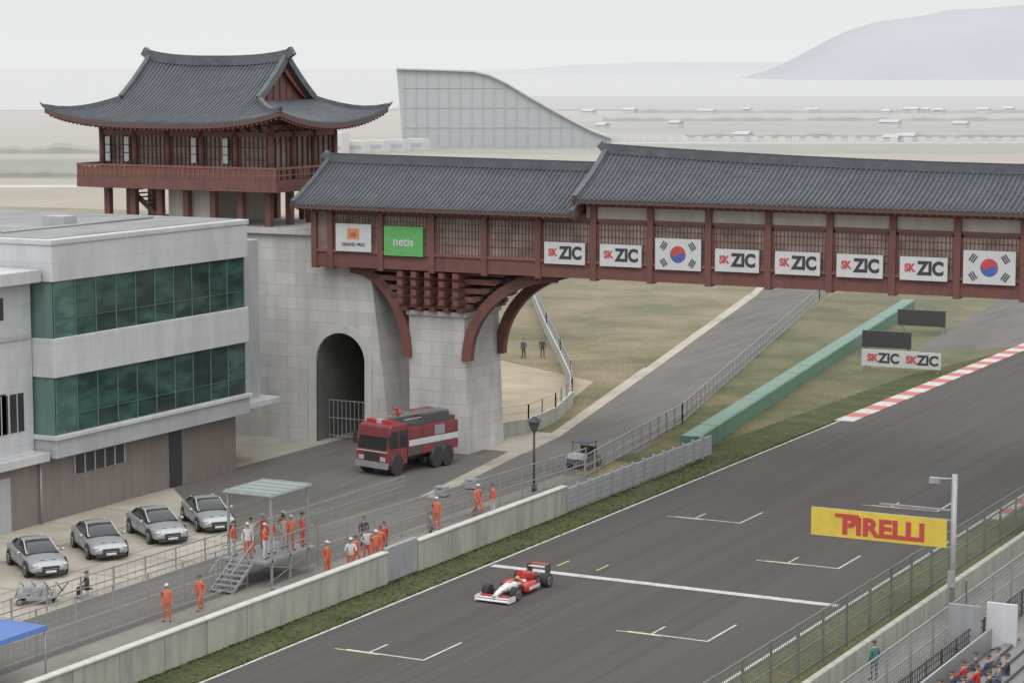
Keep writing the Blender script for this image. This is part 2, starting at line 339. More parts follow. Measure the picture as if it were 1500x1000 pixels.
for i in range(n):
    a=p0+d*(i*L/n); c=p0+d*((i+1)*L/n-.008); W=1.3; jz=random.uniform(-.012,.012); js=random.uniform(-.012,.012)
    ring=lambda p,W=W:[p+sd*js, p+sd*js+Vector((0,0,1.06+jz)), p+Vector((0,0,1.15+jz))+sd*(.1+js), p+Vector((0,0,1.15+jz))+sd*(W-.1), p+sd*W+Vector((0,0,1.08)), p+sd*W]
    b.loft([ring(a),ring(c)],greenb,False)
b.obj('green_barrier')
b=MB()
y=20
while y<200:
    b.box(-30.1,-29.8,y+.02,y+2.98,0,1.0,wallc); y+=3
b.obj('trackside_wall',bevel=.02)
greenm=mat('green_wire',(.14,.165,.13),.6,.2,3)
mesh_fence('debris_fence',[(-31.6,40),(-31.6,190)],2.3,post=3.0,step=.22,wire=.02,pw=.1,m=greenm,nh=11)
sheet('walkway',[(-29.8,20),(10,20),(10,118),(-29.8,118)],.012,walkway)
mesh_fence('mesh_fence',[(-27.6,60),(-27.6,130)],1.9,post=3.0,step=.25,wire=.02,pw=.09,m=steel,nh=9)

# ------------------------------------------------------------------ pit building
PB=empty('pit_building')
X0=-78.7
b=MB()
b.box(-104,X0-.02,95.9,114.5,13.3,15.3,cladding)
b.box(-104.,X0+.05,95.8,114.6,15.3,15.6,cladding)
b.box(-104,X0,95.9,114.5,8.05,10.2,cladding)
b.box(-104,X0,95.9,114.5,3.6,4.8,cladding2)
b.box(-104,X0+.15,95.75,114.6,4.62,4.86,cladding)
b.box(-108,-80.2,60,95.85,3.6,13.3,cladding)
b.box(-109,-79.3,59,95.7,13.3,14.0,cladding)
b.box(-109,-79.0,59,95.7,3.5,4.0,cladding)
b.box(-108,-80.1,60,95.7,10.2,10.5,cladding2)
b.box(-100,-80.3,114.65,118.0,3.6,14.1,cladding2)
b.box(-100,-79.2,114.7,118.6,3.7,4.1,cladding)
b.obj('cladding_bands',PB,bevel=.03)
b=MB()
b.box(-103.5,X0-.6,96.3,114.2,15.6,15.64,roofmem)
for xx,yy in ((-86,104),(-92,99),(-97,108)): b.box(xx,xx+1.6,yy,yy+1.2,15.64,16.2,cladding2)
b.tube([(-84,98,15.7),(-84,112,15.7)],.08,steel)
b.obj('roof',PB)
b=MB()
for z0,z1 in ((4.86,8.05),(10.2,13.3)):
    b.box(-104,X0-.24,96.1,114.3,z0,z1,tealglass)
    for i in range(10):
        for zz0,zz1 in ((z0+.02,z0+1.0),(z0+1.05,z1-.02)):
            y=96.18+i*1.81; m=tealglassB if i==0 else random.choice([tealglass,tealglass,tealglassC,tealglassC,tealglass])
            tl=random.uniform(-.012,.012)
            b.loft([[(X0-.235,y,zz0),(X0-.19+tl,y,zz0),(X0-.19-tl,y,zz1),(X0-.235,y,zz1)],[(X0-.235,y+1.75,zz0),(X0-.19-tl,y+1.75,zz0),(X0-.19+tl,y+1.75,zz1),(X0-.235,y+1.75,zz1)]],m,False)
b.obj('windows',PB)
b=MB()
for z0,z1 in ((4.86,8.05),(10.2,13.3)):
    for i in range(11):
        y=96.15+i*1.81; b.box(X0-.19,X0-.13,y-.018,y+.018,z0,z1,tealedge)
    b.box(X0-.18,X0-.15,96.15,114.25,z0+1.0,z0+1.03,tealedge)
    for i in range(4):
        x=-79.5-i*1.9; b.box(x-.03,x+.03,96.02,96.1,z0,z1,tealedge)
    b.box(-90,X0-.2,96.05,96.09,z0+.02,z1-.02,tealedge)
b.obj('window_frames',PB)
b=MB()
b.box(-104,-79.6,60,114.2,0,3.6,brownwall)
b.obj('ground_floor',PB)
b=MB()
b.box(-79.62,-79.55,98.5,103.0,2.3,3.3,black)
for i in range(6): b.box(-79.6,-79.52,98.4+i*.9,98.5+i*.9,2.25,3.35,cladding2)
b.box(-79.62,-79.55,107.3,108.5,0,3.4,black)
b.box(-79.62,-79.54,88,93,0,3.0,cladding2)
b.box(-79.62,-79.54,80,85,0,3.0,cladding2)
for i in range(16):
    y=66+i*1.75
    for z0,z1 in ((5.2,7.4),(11.4,12.6)):
        b.box(-80.22,-80.16,y,y+1.3,z0,z1,carglass); b.box(-80.2,-80.12,y+.62,y+.68,z0,z1,cladding2)
for y in (92.6,93.9):
    b.box(-80.22,-80.16,y,y+1.1,5.2,7.3,carglass); b.box(-80.2,-80.12,y+.5,y+.56,5.2,7.3,cladding2)
b.tube([(-79.45,95.4,0),(-79.45,95.4,3.4)],.07,steel)
b.obj('openings',PB)

# ------------------------------------------------------------------ gate tower (stone)
GT=empty('gate_tower')
b=MB()
yf=125.9; yb=136
def xr(z): return -75.2-(z/11.9)*1.7
def yfz(z): return yf-(1-z/13.8)*.25
ax,ar,sp=-79.1,1.9,5.5
def archz(x):
    return sp+math.sqrt(max(0,ar*ar-(x-ax)**2))
xs=[-101,-92,-85.8,-83,ax-ar]+[ax-ar*math.cos(math.pi*i/16) for i in range(1,16)]+[ax+ar,-76.95]
for x0,x1 in zip(xs,xs[1:]):
    top=13.8 if x1<=-80.9 else 11.85
    inside= x0>=ax-ar-1e-6 and x1<=ax+ar+1e-6
    z0,z1=(archz(x0),archz(x1)) if inside else (0,0)
    b.face([(x0,yfz(z0),z0),(x1,yfz(z1),z1),(x1,yfz(top),top),(x0,yfz(top),top)],stone)
    if inside: b.face([(x0,yfz(z0),z0),(x1,yfz(z1),z1),(x1,yf+6,z1),(x0,yf+6,z0)],stone_shade)
b.face([(-76.95,yfz(0),0),(xr(0),yfz(0),0),(xr(11.85),yfz(11.85),11.85),(-76.95,yfz(11.85),11.85)],stone)
b.face([(xr(0),yfz(0),0),(xr(0),yb,0),(xr(11.85),yb,11.85),(xr(11.85),yfz(11.85),11.85)],stone)
for x in (ax-ar,ax+ar): b.face([(x,yfz(0),0),(x,yf+6,0),(x,yf+6,sp),(x,yfz(sp),sp)],stone_shade)
b.face([(ax-ar,yf+6,0),(ax+ar,yf+6,0),(ax+ar,yf+6,8),(ax-ar,yf+6,8)],stone_shade)
b.face([(-101,yf,13.8),(-80.9,yf,13.8),(-80.9,yb,13.8),(-101,yb,13.8)],stone)
b.face([(-80.9,yf,11.85),(-76.9,yf,11.85),(-76.9,yb,11.85),(-80.9,yb,11.85)],stone)
b.face([(-80.9,yf,11.85),(-80.9,yb,11.85),(-80.9,yb,13.8),(-80.9,yf,13.8)],stone)
b.face([(-101,yfz(0),0),(-101,yb,0),(-101,yb,13.8),(-101,yf,13.8)],stone)
b.face([(-101,yb,0),(xr(0),yb,0),(xr(11.85),yb,11.85),(-80.9,yb,13.8),(-101,yb,13.8)],stone)
b.box(-101.3,-80.7,125.5,136.2,13.8,14.15,wallcap)
b.obj('stone_base',GT)
b=MB()
n=20; o=[];i_=[]
for i in range(n+1):
    t=math.pi*i/n; o.append((ax-2.45*math.cos(t),sp+2.45*math.sin(t))); i_.append((ax-ar*math.cos(t),sp+ar*math.sin(t)))
o=[(ax-2.45,0)]+o+[(ax+2.45,0)]; i_=[(ax-ar,0)]+i_+[(ax+ar,0)]
rings=[[(q[0],yfz(q[1])-.15,q[1]),(p[0],yfz(p[1])-.15,p[1]),(p[0],yfz(p[1])+.1,p[1]),(q[0],yfz(q[1])+.1,q[1])] for p,q in zip(i_,o)]
b.loft(rings,wallcap,False); b.obj('arch_surround',GT)
b=MB()
for i in range(12): b.box(ax-1.85+i*.33,ax-1.80+i*.33,yf+1.2,yf+1.25,0,2.6,steel)
for z in (.2,1.4,2.6): b.box(ax-1.88,ax+1.88,yf+1.19,yf+1.26,z,z+.06,steel)
b.obj('gate',GT)
# ------------------------------------------------------------------ pavilion on the tower
PV=empty('pavilion')
cx,cy=-92.05,130.5; hx,hy=7.05,4.0
b=MB()
for i in range(7):
    x=cx-hx+.3+i*(2*hx-.6)/6
    for y in (cy-hy+.2,cy+hy-.2): b.box(x-.22,x+.22,y-.22,y+.22,14.15,16.6,wood)
for i in range(1,3):
    for x in (cx-hx+.3,cx+hx-.3): 
        y=cy-hy+.2+i*2.5; b.box(x-.22,x+.22,y-.22,y+.22,14.15,16.6,wood)
b.box(cx-1.8,cx+1.8,cy-hy+.5,cy+hy-1,14.15,16.55,plaster)
for i in range(9):
    b.box(cx-5.2+i*.3,cx-4.9+i*.3,cy-hy+.6,cy-hy+1.9,16.3-i*.26,16.38-i*.26,wood2)
b.beam((cx-5.3,cy-hy+.6,16.5),(cx-2.4,cy-hy+.6,14.2),.1,.35,wood2)
b.obj('posts',PV)
b=MB()
bx,by=hx+1.25,hy+1.25
b.box(cx-bx,cx+bx,cy-by,cy+by,16.6,16.95,wood2)
b.box(cx-bx-.02,cx+bx+.02,cy-by-.05,cy-by+.02,16.55,17.35,wood); b.box(cx+bx-.02,cx+bx+.05,cy-by,cy+by,16.55,17.35,wood)
b.box(cx-bx-.05,cx-bx+.02,cy-by,cy+by,16.55,17.35,wood); b.box(cx-bx,cx+bx,cy+by-.02,cy+by+.05,16.55,17.35,wood)
for sy in (-1,1):
    b.box(cx-bx,cx+bx,cy+sy*by-.07,cy+sy*by+.07,18.05,18.2,woodl); b.box(cx-bx,cx+bx,cy+sy*by-.04,cy+sy*by+.04,17.62,17.7,woodl)
    nn=40
    for i in range(nn+1):
        x=cx-bx+.06+i*(2*bx-.12)/nn; b.box(x-.05,x+.05,cy+sy*by-.05,cy+sy*by+.05,17.3,18.05,woodl)
    b.box(cx-bx,cx+bx,cy+sy*by-.02,cy+sy*by+.02,17.3,18.0,wood)
for sx in (-1,1):
    b.box(cx+sx*bx-.07,cx+sx*bx+.07,cy-by,cy+by,18.055,18.205,woodl); b.box(cx+sx*bx-.04,cx+sx*bx+.04,cy-by,cy+by,17.62,17.7,woodl)
    for i in range(15):
        y=cy-by+.3+i*(2*by-.6)/14; b.box(cx+sx*bx-.05,cx+sx*bx+.05,y-.05,y+.05,17.3,18.05,woodl)
b.obj('balcony',PV)
b=MB()
b.box(cx-hx+.1,cx+hx-.1,cy-hy+.1,cy+hy-.1,16.95,21.4,lattice)
b.obj('screen_walls',PV)
b=MB()
cols=[cx-hx+i*(2*hx)/5 for i in range(6)]
for x in cols:
    for y in (cy-hy,cy+hy): b.cyl((x,y,18.9),.22,3.95,wood,n=12)
for i in range(1,3):
    for x in (cx-hx,cx+hx): b.cyl((x,cy-hy+i*2*hy/3,18.9),.22,3.95,wood,n=12)
for z0,z1 in ((20.15,20.5),(17.0,17.25)):
    for y in (cy-hy,cy+hy): b.box(cx-hx,cx+hx,y-.1,y+.1,z0,z1,wood)
    for x in (cx-hx,cx+hx): b.box(x-.1,x+.1,cy-hy,cy+hy,z0+.003,z1+.003,wood)
for x0,x1 in zip(cols,cols[1:]):
    for q in range(1,8): 
        x=x0+(x1-x0)*q/8; b.box(x-.03,x+.03,cy-hy-.0,cy-hy+.1,17.25,20.15,wood2 if q!=4 else wood)
    b.box(x0+.22,x1-.22,cy-hy+.02,cy-hy+.1,19.4,19.48,wood2); b.box(x0+.22,x1-.22,cy-hy+.02,cy-hy+.1,18.6,18.66,wood2)
for i in range(1,12):
    y=cy-hy+i*2*hy/12; b.box(cx+hx-.1,cx+hx+.02,y-.03,y+.03,17.25,20.15,wood2)
for x in (cx-hx+.65,cols[1]-.55,cols[3]-.5,cols[4]-.7):
    b.box(x-.19,x+.19,cy-hy-.26,cy-hy-.2,18.35,20.05,signwhite)
    for zz in (18.9,19.45): b.box(x-.2,x+.2,cy-hy-.27,cy-hy-.19,zz,zz+.07,wood2)
for x in [cx-hx+i*2*hx/15 for i in range(16)]:
    for kk in range(3): b.box(x-.13,x+.13,cy-hy-.25-.35*kk,cy-hy+.1,20.5+.18*kk,20.66+.18*kk,woodl if kk%2 else wood)
for y in [cy-hy+i*2*hy/9 for i in range(10)]:
    for kk in range(3): b.box(cx+hx-.1,cx+hx+.25+.35*kk,y-.13,y+.13,20.5+.18*kk,20.66+.18*kk,woodl if kk%2 else wood)
b.obj('timber_frame',PV)
A,B,G_,qg=9.75,6.85,5.45,.5; zr,ze=25.0,21.05
def prof(q): return zr-(zr-ze)*(.5*q+.5*(1-(1-q)**2))
def up(x,y): return .95*(abs(x)/A)**3.2*(abs(y)/B)**2.2
def front(x,q):
    y=q*B; return (x, -y, prof(q)+up(x,y)+(.35*(abs(x)/G_)**3)*max(0,1-q*2) )
def xlim(q): return G_+.35 if q<=qg else G_+.35+(A-G_-.35)*(q-qg)/(1-qg)
def side(y,r):
    q=qg+(1-qg)*r; x=G_+.35+(A-G_-.35)*r; return (x,y,prof(q)+up(x,y))
b=MB()
def addgrid(fn,nu,nv,m,off=0):
    P=[[fn(i/nu,j/nv) for i in range(nu+1)] for j in range(nv+1)]
    vs=[(cx+p[0],cy+p[1],p[2]+off) for r in P for p in r]; fs=[]
    for j in range(nv):
        for i in range(nu):
            a=j*(nu+1)+i; fs.append((a,a+1,a+nu+2,a+nu+1))
    b.idx(vs,fs,m,True)
for off,m in ((0,tile),(-.32,wood)):
    for sgn in (1,-1):
        addgrid(lambda u,v,s=sgn:(lambda p:(p[0],p[1]*s,p[2]))(front((u*2-1)*xlim(v),v)),24,14,m,off)
        addgrid(lambda u,v,s=sgn:(lambda p:(p[0]*s,p[1],p[2]))(side((u*2-1)*B*(qg+(1-qg)*v),v)),16,7,m,off)
def rim(pts):
    for a,c in zip(pts,pts[1:]): b.face([a,c,(c[0],c[1],c[2]-.32),(a[0],a[1],a[2]-.32)],wood2)
for s in (1,-1):
    rim([(cx+front((i/24*2-1)*A,1)[0],cy+s*front((i/24*2-1)*A,1)[1],front((i/24*2-1)*A,1)[2]) for i in range(25)])
    rim([(cx+s*side((i/16*2-1)*B,1)[0],cy+side((i/16*2-1)*B,1)[1],side((i/16*2-1)*B,1)[2]) for i in range(17)])
b.obj('roof_surface',PV)
b=MB()
x=-A+.2
while x<A:
    q0=0 if abs(x)<=G_+.35 else qg+(1-qg)*(abs(x)-G_-.35)/(A-G_-.35)
    for s in (1,-1):
        pts=[]
        for i in range(9):
            q=q0+(1-q0)*i/8; p=front(x,q); pts.append((cx+p[0],cy+s*p[1],p[2]+.02+random.uniform(-.012,.012)))
        b.tube(pts,.08,tileb,6)
    x+=.31
y=-B+.2
while y<B:
    r0=max(0,(abs(y)/B-qg)/(1-qg))
    for s in (1,-1):
        pts=[]
        for i in range(6):
            r=r0+(1-r0)*i/5; p=side(y,r); pts.append((cx+s*p[0],cy+p[1],p[2]+.02))
        b.tube(pts,.08,tileb,6)
    y+=.31
b.obj('roof_tile_ribs',PV)
b=MB()
rp=[(cx+(i/12*2-1)*(G_+.5),cy,front((i/12*2-1)*(G_+.35),0)[2]+.25) for i in range(13)]
for a,c in zip(rp,rp[1:]): b.beam(a,c,.42,.6,tileb); b.beam((a[0],a[1],a[2]+.34),(c[0],c[1],c[2]+.34),.3,.08,tile)
for s in (1,-1):
    e=rp[0] if s<0 else rp[-1]; b.beam((e[0]-s*.1,e[1],e[2]),(e[0]+s*.35,e[1],e[2]+.3),.4,.6,tileb)
    for t in (1,-1):
        pts=[front(s*(G_+.3),qg*i/6) for i in range(7)]; pts=[(cx+p[0],cy+t*p[1],p[2]+.15) for p in pts]
        for a,c in zip(pts,pts[1:]): b.beam(a,c,.35,.45,tileb)
        pts=[side(B*(qg+(1-qg)*i/6),i/6) for i in range(7)]; pts=[(cx+s*p[0],cy+t*p[1],p[2]+.12) for p in pts]
        for a,c in zip(pts,pts[1:]): b.beam(a,c,.3,.38,tileb)
        b.tube([pts[-1],(pts[-1][0]+s*.25,pts[-1][1]+t*.2,pts[-1][2]+.3)],.14,tileb,6,.04)
b.obj('roof_ridges',PV)
b=MB()
for s in (1,-1):
    x=cx+s*(G_-.25); zb=prof(qg)
    yb_=[-3.3,-2.2,-1.1,0,1.1,2.2,3.3]
    top=[(x,cy+yy,prof(abs(yy)/B)-.15) for yy in yb_]
    b.face([(x,cy-3.4,zb-.2),(x,cy+3.4,zb-.2)]+top[::-1],wood)
    for a,c in zip(top,top[1:]): b.beam((a[0]+s*.3,a[1],a[2]+.02),(c[0]+s*.3,c[1],c[2]+.02),.12,.4,woodl)
    for i in range(5): b.box(x+(.0 if s>0 else -.06),x+(.06 if s>0 else .0),cy-1.6+i*.8-.05,cy-1.6+i*.8+.05,zb,prof(abs(-1.6+i*.8)/B)-.3,wood2)
b.obj('gable_ends',PV)
b=MB()
for i in range(50):
    x=cx-A+.4+i*(2*A-.8)/49
    for s in (1,-1):
        p=front(x-cx,1); p2=front(min(max(x-cx,-hx),hx),.62)
        b.beam((cx+p[0],cy+s*p[1]*.985,p[2]-.4),(cx+p2[0],cy+s*p2[1],p2[2]-.42),.13,.14,woodl)
for i in range(32):
    y=-B+.4+i*(2*B-.8)/31; p=side(y,1); p2=side(min(max(y,-hy),hy),.1)
    for s in (1,-1): b.beam((cx+s*p[0]*.99,cy+p[1],p[2]-.4),(cx+s*p2[0],cy+p2[1],p2[2]-.42),.13,.14,woodl)
b.obj('rafters',PV)

# ------------------------------------------------------------------ covered bridge
BR=empty('covered_bridge')
YF,YK=124.8,131.0; ZB=11.9; YR=127.9
PX=[-79.15+3.82*i for i in range(0,21)]
b=MB()
xl,xrr=-80.6,PX[-1]+.2
b.box(xl,xrr,YF+.1,YK-.1,ZB+.1,ZB+.45,wood2)
for y in (YF,YK): 
    b.box(xl,xrr,y-.14,y+.14,ZB,ZB+.55,wood)
    b.box(xl,xrr,y-.2,y+.2,ZB+.95,ZB+1.12,woodl)
    b.box(xl,xrr,y-.08,y+.08,ZB+.55,ZB+.95,wood)
for y in (YF,YK):
    b.box(xl,-60.6,y-.12,y+.12,15.45,15.9,wood)
    b.box(-60.6,xrr,y-.12,y+.12,16.35,16.75,wood)
    b.box(-60.6,xrr,y-.1,y+.1,15.45,15.62,wood)
for i,x in enumerate(PX+[xl+.2]):
    top=15.5 if x<-60.7 else 16.4
    for y in (YF,YK): 
        b.box(x-.2,x+.2,y-.24,y+.24,ZB-.12,top,wood)
    b.box(x-.15,x+.15,YF+.24,YK-.24,ZB-.1,ZB+.3,wood2)
b.obj('frame',BR)
b=MB()
b.box(xl,-60.6,YF-.02,YK+.02,ZB+1.12,15.45,lattice)
b.box(-60.6,xrr,YF-.02,YK+.02,ZB+1.12,15.45,lattice)
b.obj('lattice_screens',BR)
b=MB()
b.box(-60.6,xrr,YF-.03,YK+.03,15.62,16.35,plaster)
b.obj('frieze',BR)
b=MB()
for x0,x1 in zip(PX,PX[1:]):
    for y in (YF-.06,YK+.06):
        for q in range(1,16):
            x=x0+(x1-x0)*q/16; b.box(x-.014,x+.014,y-.02,y+.02,ZB+1.12,15.45,wood2)
        for z in (13.6,14.05,14.5,14.95): b.box(x0+.2,x1-.2,y-.015,y+.015,z,z+.025,wood2)
        b.box(x0+.2,x0+.32,y-.03,y+.03,ZB+1.12,15.45,wood); b.box(x1-.32,x1-.2,y-.03,y+.03,ZB+1.12,15.45,wood)
        b.box(x0+.2,x1-.2,y-.03,y+.03,15.3,15.45,wood2)
b.obj('mullions',BR)
def groof(x0,x1,ze,zrf,name):
    b=MB(); ye=4.4
    def pr(q,x): zr=zrf(x); return zr-(zr-ze)*(.75*q+.25*(1-(1-q)**2))
    N=6; NX=14; X_=[x0+(x1-x0)*i/NX for i in range(NX+1)]
    for s in (1,-1):
        for xa,xb in zip(X_,X_[1:]):
            for i in range(N):
                q0,q1=i/N,(i+1)/N
                for off,m in ((0,tile),(-.25,wood2)):
                    b.face([(xa,YR-s*ye*q0,pr(q0,xa)+off),(xb,YR-s*ye*q0,pr(q0,xb)+off),(xb,YR-s*ye*q1,pr(q1,xb)+off),(xa,YR-s*ye*q1,pr(q1,xa)+off)],m,True)
        b.face([(x0,YR-s*ye,ze),(x1,YR-s*ye,ze),(x1,YR-s*ye,ze-.25),(x0,YR-s*ye,ze-.25)],wood2)
    for x in (x0,x1):
        b.face([(x,YR-ye*q,pr(abs(q),x)-.02) for q in [-1+k/6 for k in range(13)]]+[(x,YR+3.4,ze),(x,YR-3.4,ze)][::1],wood)
    b.obj(name+'_surface',BR)
    b=MB(); x=x0+.2
    while x<x1:
        for s in (1,-1): b.tube([(x,YR-s*ye*q,pr(q,x)+.02+random.uniform(-.012,.012)) for q in (0,.25,.5,.75,1.01)],.08,tileb,6)
        x+=.32
    for s in (1,-1):
        for k in range(1,16):
            q=k/16
            for xa,xb in zip(X_,X_[1:]): b.beam((xa,YR-s*ye*q,pr(q,xa)+.02),(xb,YR-s*ye*q,pr(q,xb)+.02),.05,.05,tileb)
    b.obj(name+'_ribs',BR)
    b=MB()
    for xa,xb in zip(X_,X_[1:]):
        b.beam((xa,YR,zrf(xa)+.2),(xb,YR,zrf(xb)+.2),.4,.5,tileb); b.beam((xa,YR,zrf(xa)+.5),(xb,YR,zrf(xb)+.5),.28,.12,tile)
    for x,sg in ((x0,-1),(x1,1)):
        zr=zrf(x); b.beam((x,YR,zr+.2),(x+sg*.35,YR,zr+.55),.38,.5,tileb)
        for s in (1,-1):
            pts=[(x-sg*.05,YR-s*ye*q,pr(q,x)+.14) for q in (0,.2,.4,.6,.8,1.02)]
            for a,c in zip(pts,pts[1:]): b.beam(a,c,.34,.34,tileb); b.beam((a[0]+sg*.14,a[1],a[2]-.34),(c[0]+sg*.14,c[1],c[2]-.34),.08,.4,woodl)
    b.obj(name+'_ridge',BR)
    b=MB(); x=x0+.3
    while x<x1:
        for s in (1,-1): b.beam((x,YR-s*3.0,pr(.68,x)-.32),(x,YR-s*4.33,pr(.985,x)-.32),.12,.13,woodl)
        x+=.5
    b.obj(name+'_rafters',BR)
groof(-81.3,-60.9,15.95,lambda x:18.6-.2*(x+81.3)/20.4,'low_roof')
groof(-60.8,xrr+.6,16.85,lambda x:18.8+.75*((x+31.5)/29.3)**2,'high_roof')
def pillar(px0,px1,y0,y1,name):
    P=empty(name); b=MB(); H=8.9
    rings=[[(px0-t*.0,y0-t*.0,z),(px1+t,y0-t*.0,z),(px1+t,y1+t,z),(px0-t*.0,y1+t,z)] for z,t in ((0,.25),(H,0))]
    b.loft(rings,stone,False); b.box(px0-.15,px1+.15,y0-.15,y1+.15,H,H+.3,wallcap); b.obj('stone_shaft',P)
    b=MB()
    lv=[(9.2,.35),(9.75,1.0),(10.3,1.7),(10.9,2.4),(11.45,3.0)]
    for k,(z,ex) in enumerate(lv):
        for xx in [px0+i*(px1-px0)/4 for i in range(5)]:
            b.box(xx-.2,xx+.2,y0-.3-min(ex,.9),y1+.3+min(ex,.9),z,z+.34,wood)
        for yy in [y0+i*(y1-y0)/4 for i in range(5)]:
            b.box(px0-ex,px1+ex,yy-.2,yy+.2,z+.17,z+.5,woodl if k%2 else wood)
            for xx in (px0-ex,px1+ex): b.box(xx-.25,xx+.25,yy-.25,yy+.25,z+.28,z+.56,wood2)
    b.obj('bracket_stack',P)
    b=MB()
    for yy in (y0+.1,y1-.1):
        for s,xs_,xe in ((-1,px0-.1,px0-4.4),(1,px1+.2,px1+6.6)):
            rings=[]
            for i in range(17):
                t=math.pi/2*i/16; dx=abs(xe-xs_); dz=11.75-6.1
                xo=xs_+s*dx*(1-math.cos(t)); zo=6.1+dz*math.sin(t)
                w=.33
                nx,nz=math.cos(t)*s*dz,-math.sin(t)*dx; ln=math.hypot(nx,nz); nx/=ln;nz/=ln
                rings.append([(xo+nx*w,yy-.25,zo+nz*w),(xo-nx*w,yy-.25,zo-nz*w),(xo-nx*w,yy+.25,zo-nz*w),(xo+nx*w,yy+.25,zo+nz*w)])
            b.loft(rings,wood,False)
    b.obj('curved_braces',P)
pillar(-73.9,-69.8,125.8,130.5,'bridge_pillar')
pillar(-22.5,-18.4,125.8,130.5,'bridge_pillar')
# ------------------------------------------------------------------ signs on the bridge
def banner(name,x,z0,z1,w,kind):
    P=empty(name,(x,YF-.3,0)); b=MB(); b.box(-w/2,w/2,-.03,.03,z0,z1,signgreen if kind=='green' else signwhite)
    b.obj('panel',P); zc=(z0+z1)/2; h=z1-z0
    if kind=='oil':
        text('SK',.62,(-.82,-.04,zc+.02),signred,P,bold=.03,sx=.85); text('ZIC',1.05,(.42,-.04,zc),black,P,bold=.05,sx=.9)
    if kind=='green': text('netis',.8,(0,-.04,zc-.05),signwhite,P,bold=.01)
    if kind=='logo':
        b=MB(); b.box(-.45,.45,-.05,-.035,zc-.1,zc+.6,signorange); b.box(-.25,.25,-.06,-.052,zc+.05,zc+.35,redp); b.obj('emblem',P); text('GRAND PRIX',.3,(0,-.04,zc-.45),navy,P,bold=.01)
    if kind=='flag':
        b=MB(); r=h*.27; n=24
        def disc(cx_,cz,r,a0,a1,yy,m): b.face([(cx_+r*math.cos(a0+(a1-a0)*i/n),yy,cz+r*math.sin(a0+(a1-a0)*i/n)) for i in range(n+1)],m)
        t=-R(33)
        disc(0,zc,r,t,t+math.pi,-.04,signred); disc(0,zc,r,t+math.pi,t+2*math.pi,-.04,signblue)
        disc(-r/2*math.cos(t),zc-r/2*math.sin(t),r/2,0,2*math.pi,-.048,signred); disc(r/2*math.cos(t),zc+r/2*math.sin(t),r/2,0,2*math.pi,-.048,signblue)
        for sx in (-1,1):
            for sz in (-1,1):
                c=Vector((sx*w*.31,0,zc+sz*h*.27)); dr=Vector((sx*.8,0,sz*.55)).normalized(); pp=Vector((-dr.z,0,dr.x))
                for k in (-1,0,1):
                    q=c+dr*k*.13; b.beam(q-pp*.24+Vector((0,-.045,0)),q+pp*.24+Vector((0,-.045,0)),.075,.01,black,Vector((0,1,0)))
        b.obj('emblem',P)
def pc(i): return (PX[i]+PX[i+1])/2
banner('sponsor_banner',pc(0)-.05,12.95,14.75,2.7,'logo'); banner('sponsor_banner',pc(1)-.1,12.8,14.7,2.9,'green')
for i in (4,5,7,8,9,10,12,13): banner('sponsor_banner',pc(i),12.75,14.1,2.8,'oil')
for i in (6,11): banner('flag_banner',pc(i),12.7,14.6,3.0,'flag')

# ------------------------------------------------------------------ trackside boards
def board(name,x0,x1,y,z0,z1,m,txt=None):
    P=empty(name,((x0+x1)/2,y,0)); w=(x1-x0)/2; b=MB(); b.box(-w,w,-.08,.08,z0,z1,m)
    for x in (-w+.3,w-.3): b.box(x-.06,x+.06,.08,.2,0,z1-.1,steel); b.beam((x,.2,z1*.6),(x,1.2,0),.05,.05,steel)
    b.obj('panel',P); 
    if txt:
        for i,t in enumerate(txt): text(t[0],t[2],(t[3],-.1,(z0+z1)/2),t[1],P,bold=.04)
board('advertising_board',-60.6,-53.9,177,.35,1.7,signwhite,[('SK',signred,.8,-2.4),('ZIC',black,1.1,-1.0),('SK',signred,.8,.9),('ZIC',black,1.1,2.3)])
board('countdown_board',-64.0,-59.6,187,.6,2.05,black); board('countdown_board',-66.2,-61.6,203.5,.7,2.2,black)

P=empty('camera_pole',(-28.2,95.1,0)); b=MB()
b.cyl((0,0,3.6),.13,7.2,steel,n=12); b.tube([(0,0,7.0),(-.9,-.1,6.95)],.05,steel); b.box(-1.1,-.65,-.2,.1,6.75,7.0,panelg); b.box(-.15,.15,-.25,-.1,2.2,2.9,steel)
b.tube([(.6,.1,0),(.6,.1,2.5)],.05,darksteel)
b.box(-3.4,.1,-.03,.05,5.55,5.63,steel); b.obj('pole',P)
P=empty('hanging_banner',(-31.65,95.1,0)); b=MB(); b.box(-3.15,3.15,-.04,.0,3.9,5.15,yellow)
b.box(-3.15,3.4,-.0,.06,5.1,5.17,steel); b.box(-3.15,3.4,-.0,.06,3.9,3.96,steel); b.obj('panel',P)
text('PIRELLI',1.1,(.25,-.06,4.43),signred,P,bold=.045,sx=1.14); b=MB(); b.box(-2.0,-.9,-.07,-.05,4.82,4.98,signred); b.obj('stroke',P)
P=empty('street_lamp',(-59.9,116.4,0)); b=MB(); b.cyl((0,0,.25),.16,.5,black,n=10); b.cyl((0,0,1.9),.07,3.6,black,n=10); b.cyl((0,0,3.7),.2,.12,black,n=8)
b.loft([[(-.16,-.16,3.76),(.16,-.16,3.76),(.16,.16,3.76),(-.16,.16,3.76)],[(-.26,-.26,4.2),(.26,-.26,4.2),(.26,.26,4.2),(-.26,.26,4.2)]],darksteel,False)
b.loft([[(-.34,-.34,4.2),(.34,-.34,4.2),(.34,.34,4.2),(-.34,.34,4.2)],[(-.05,-.05,4.5),(.05,-.05,4.5),(.05,.05,4.5),(-.05,.05,4.5)]],black,False); b.obj('post',P)

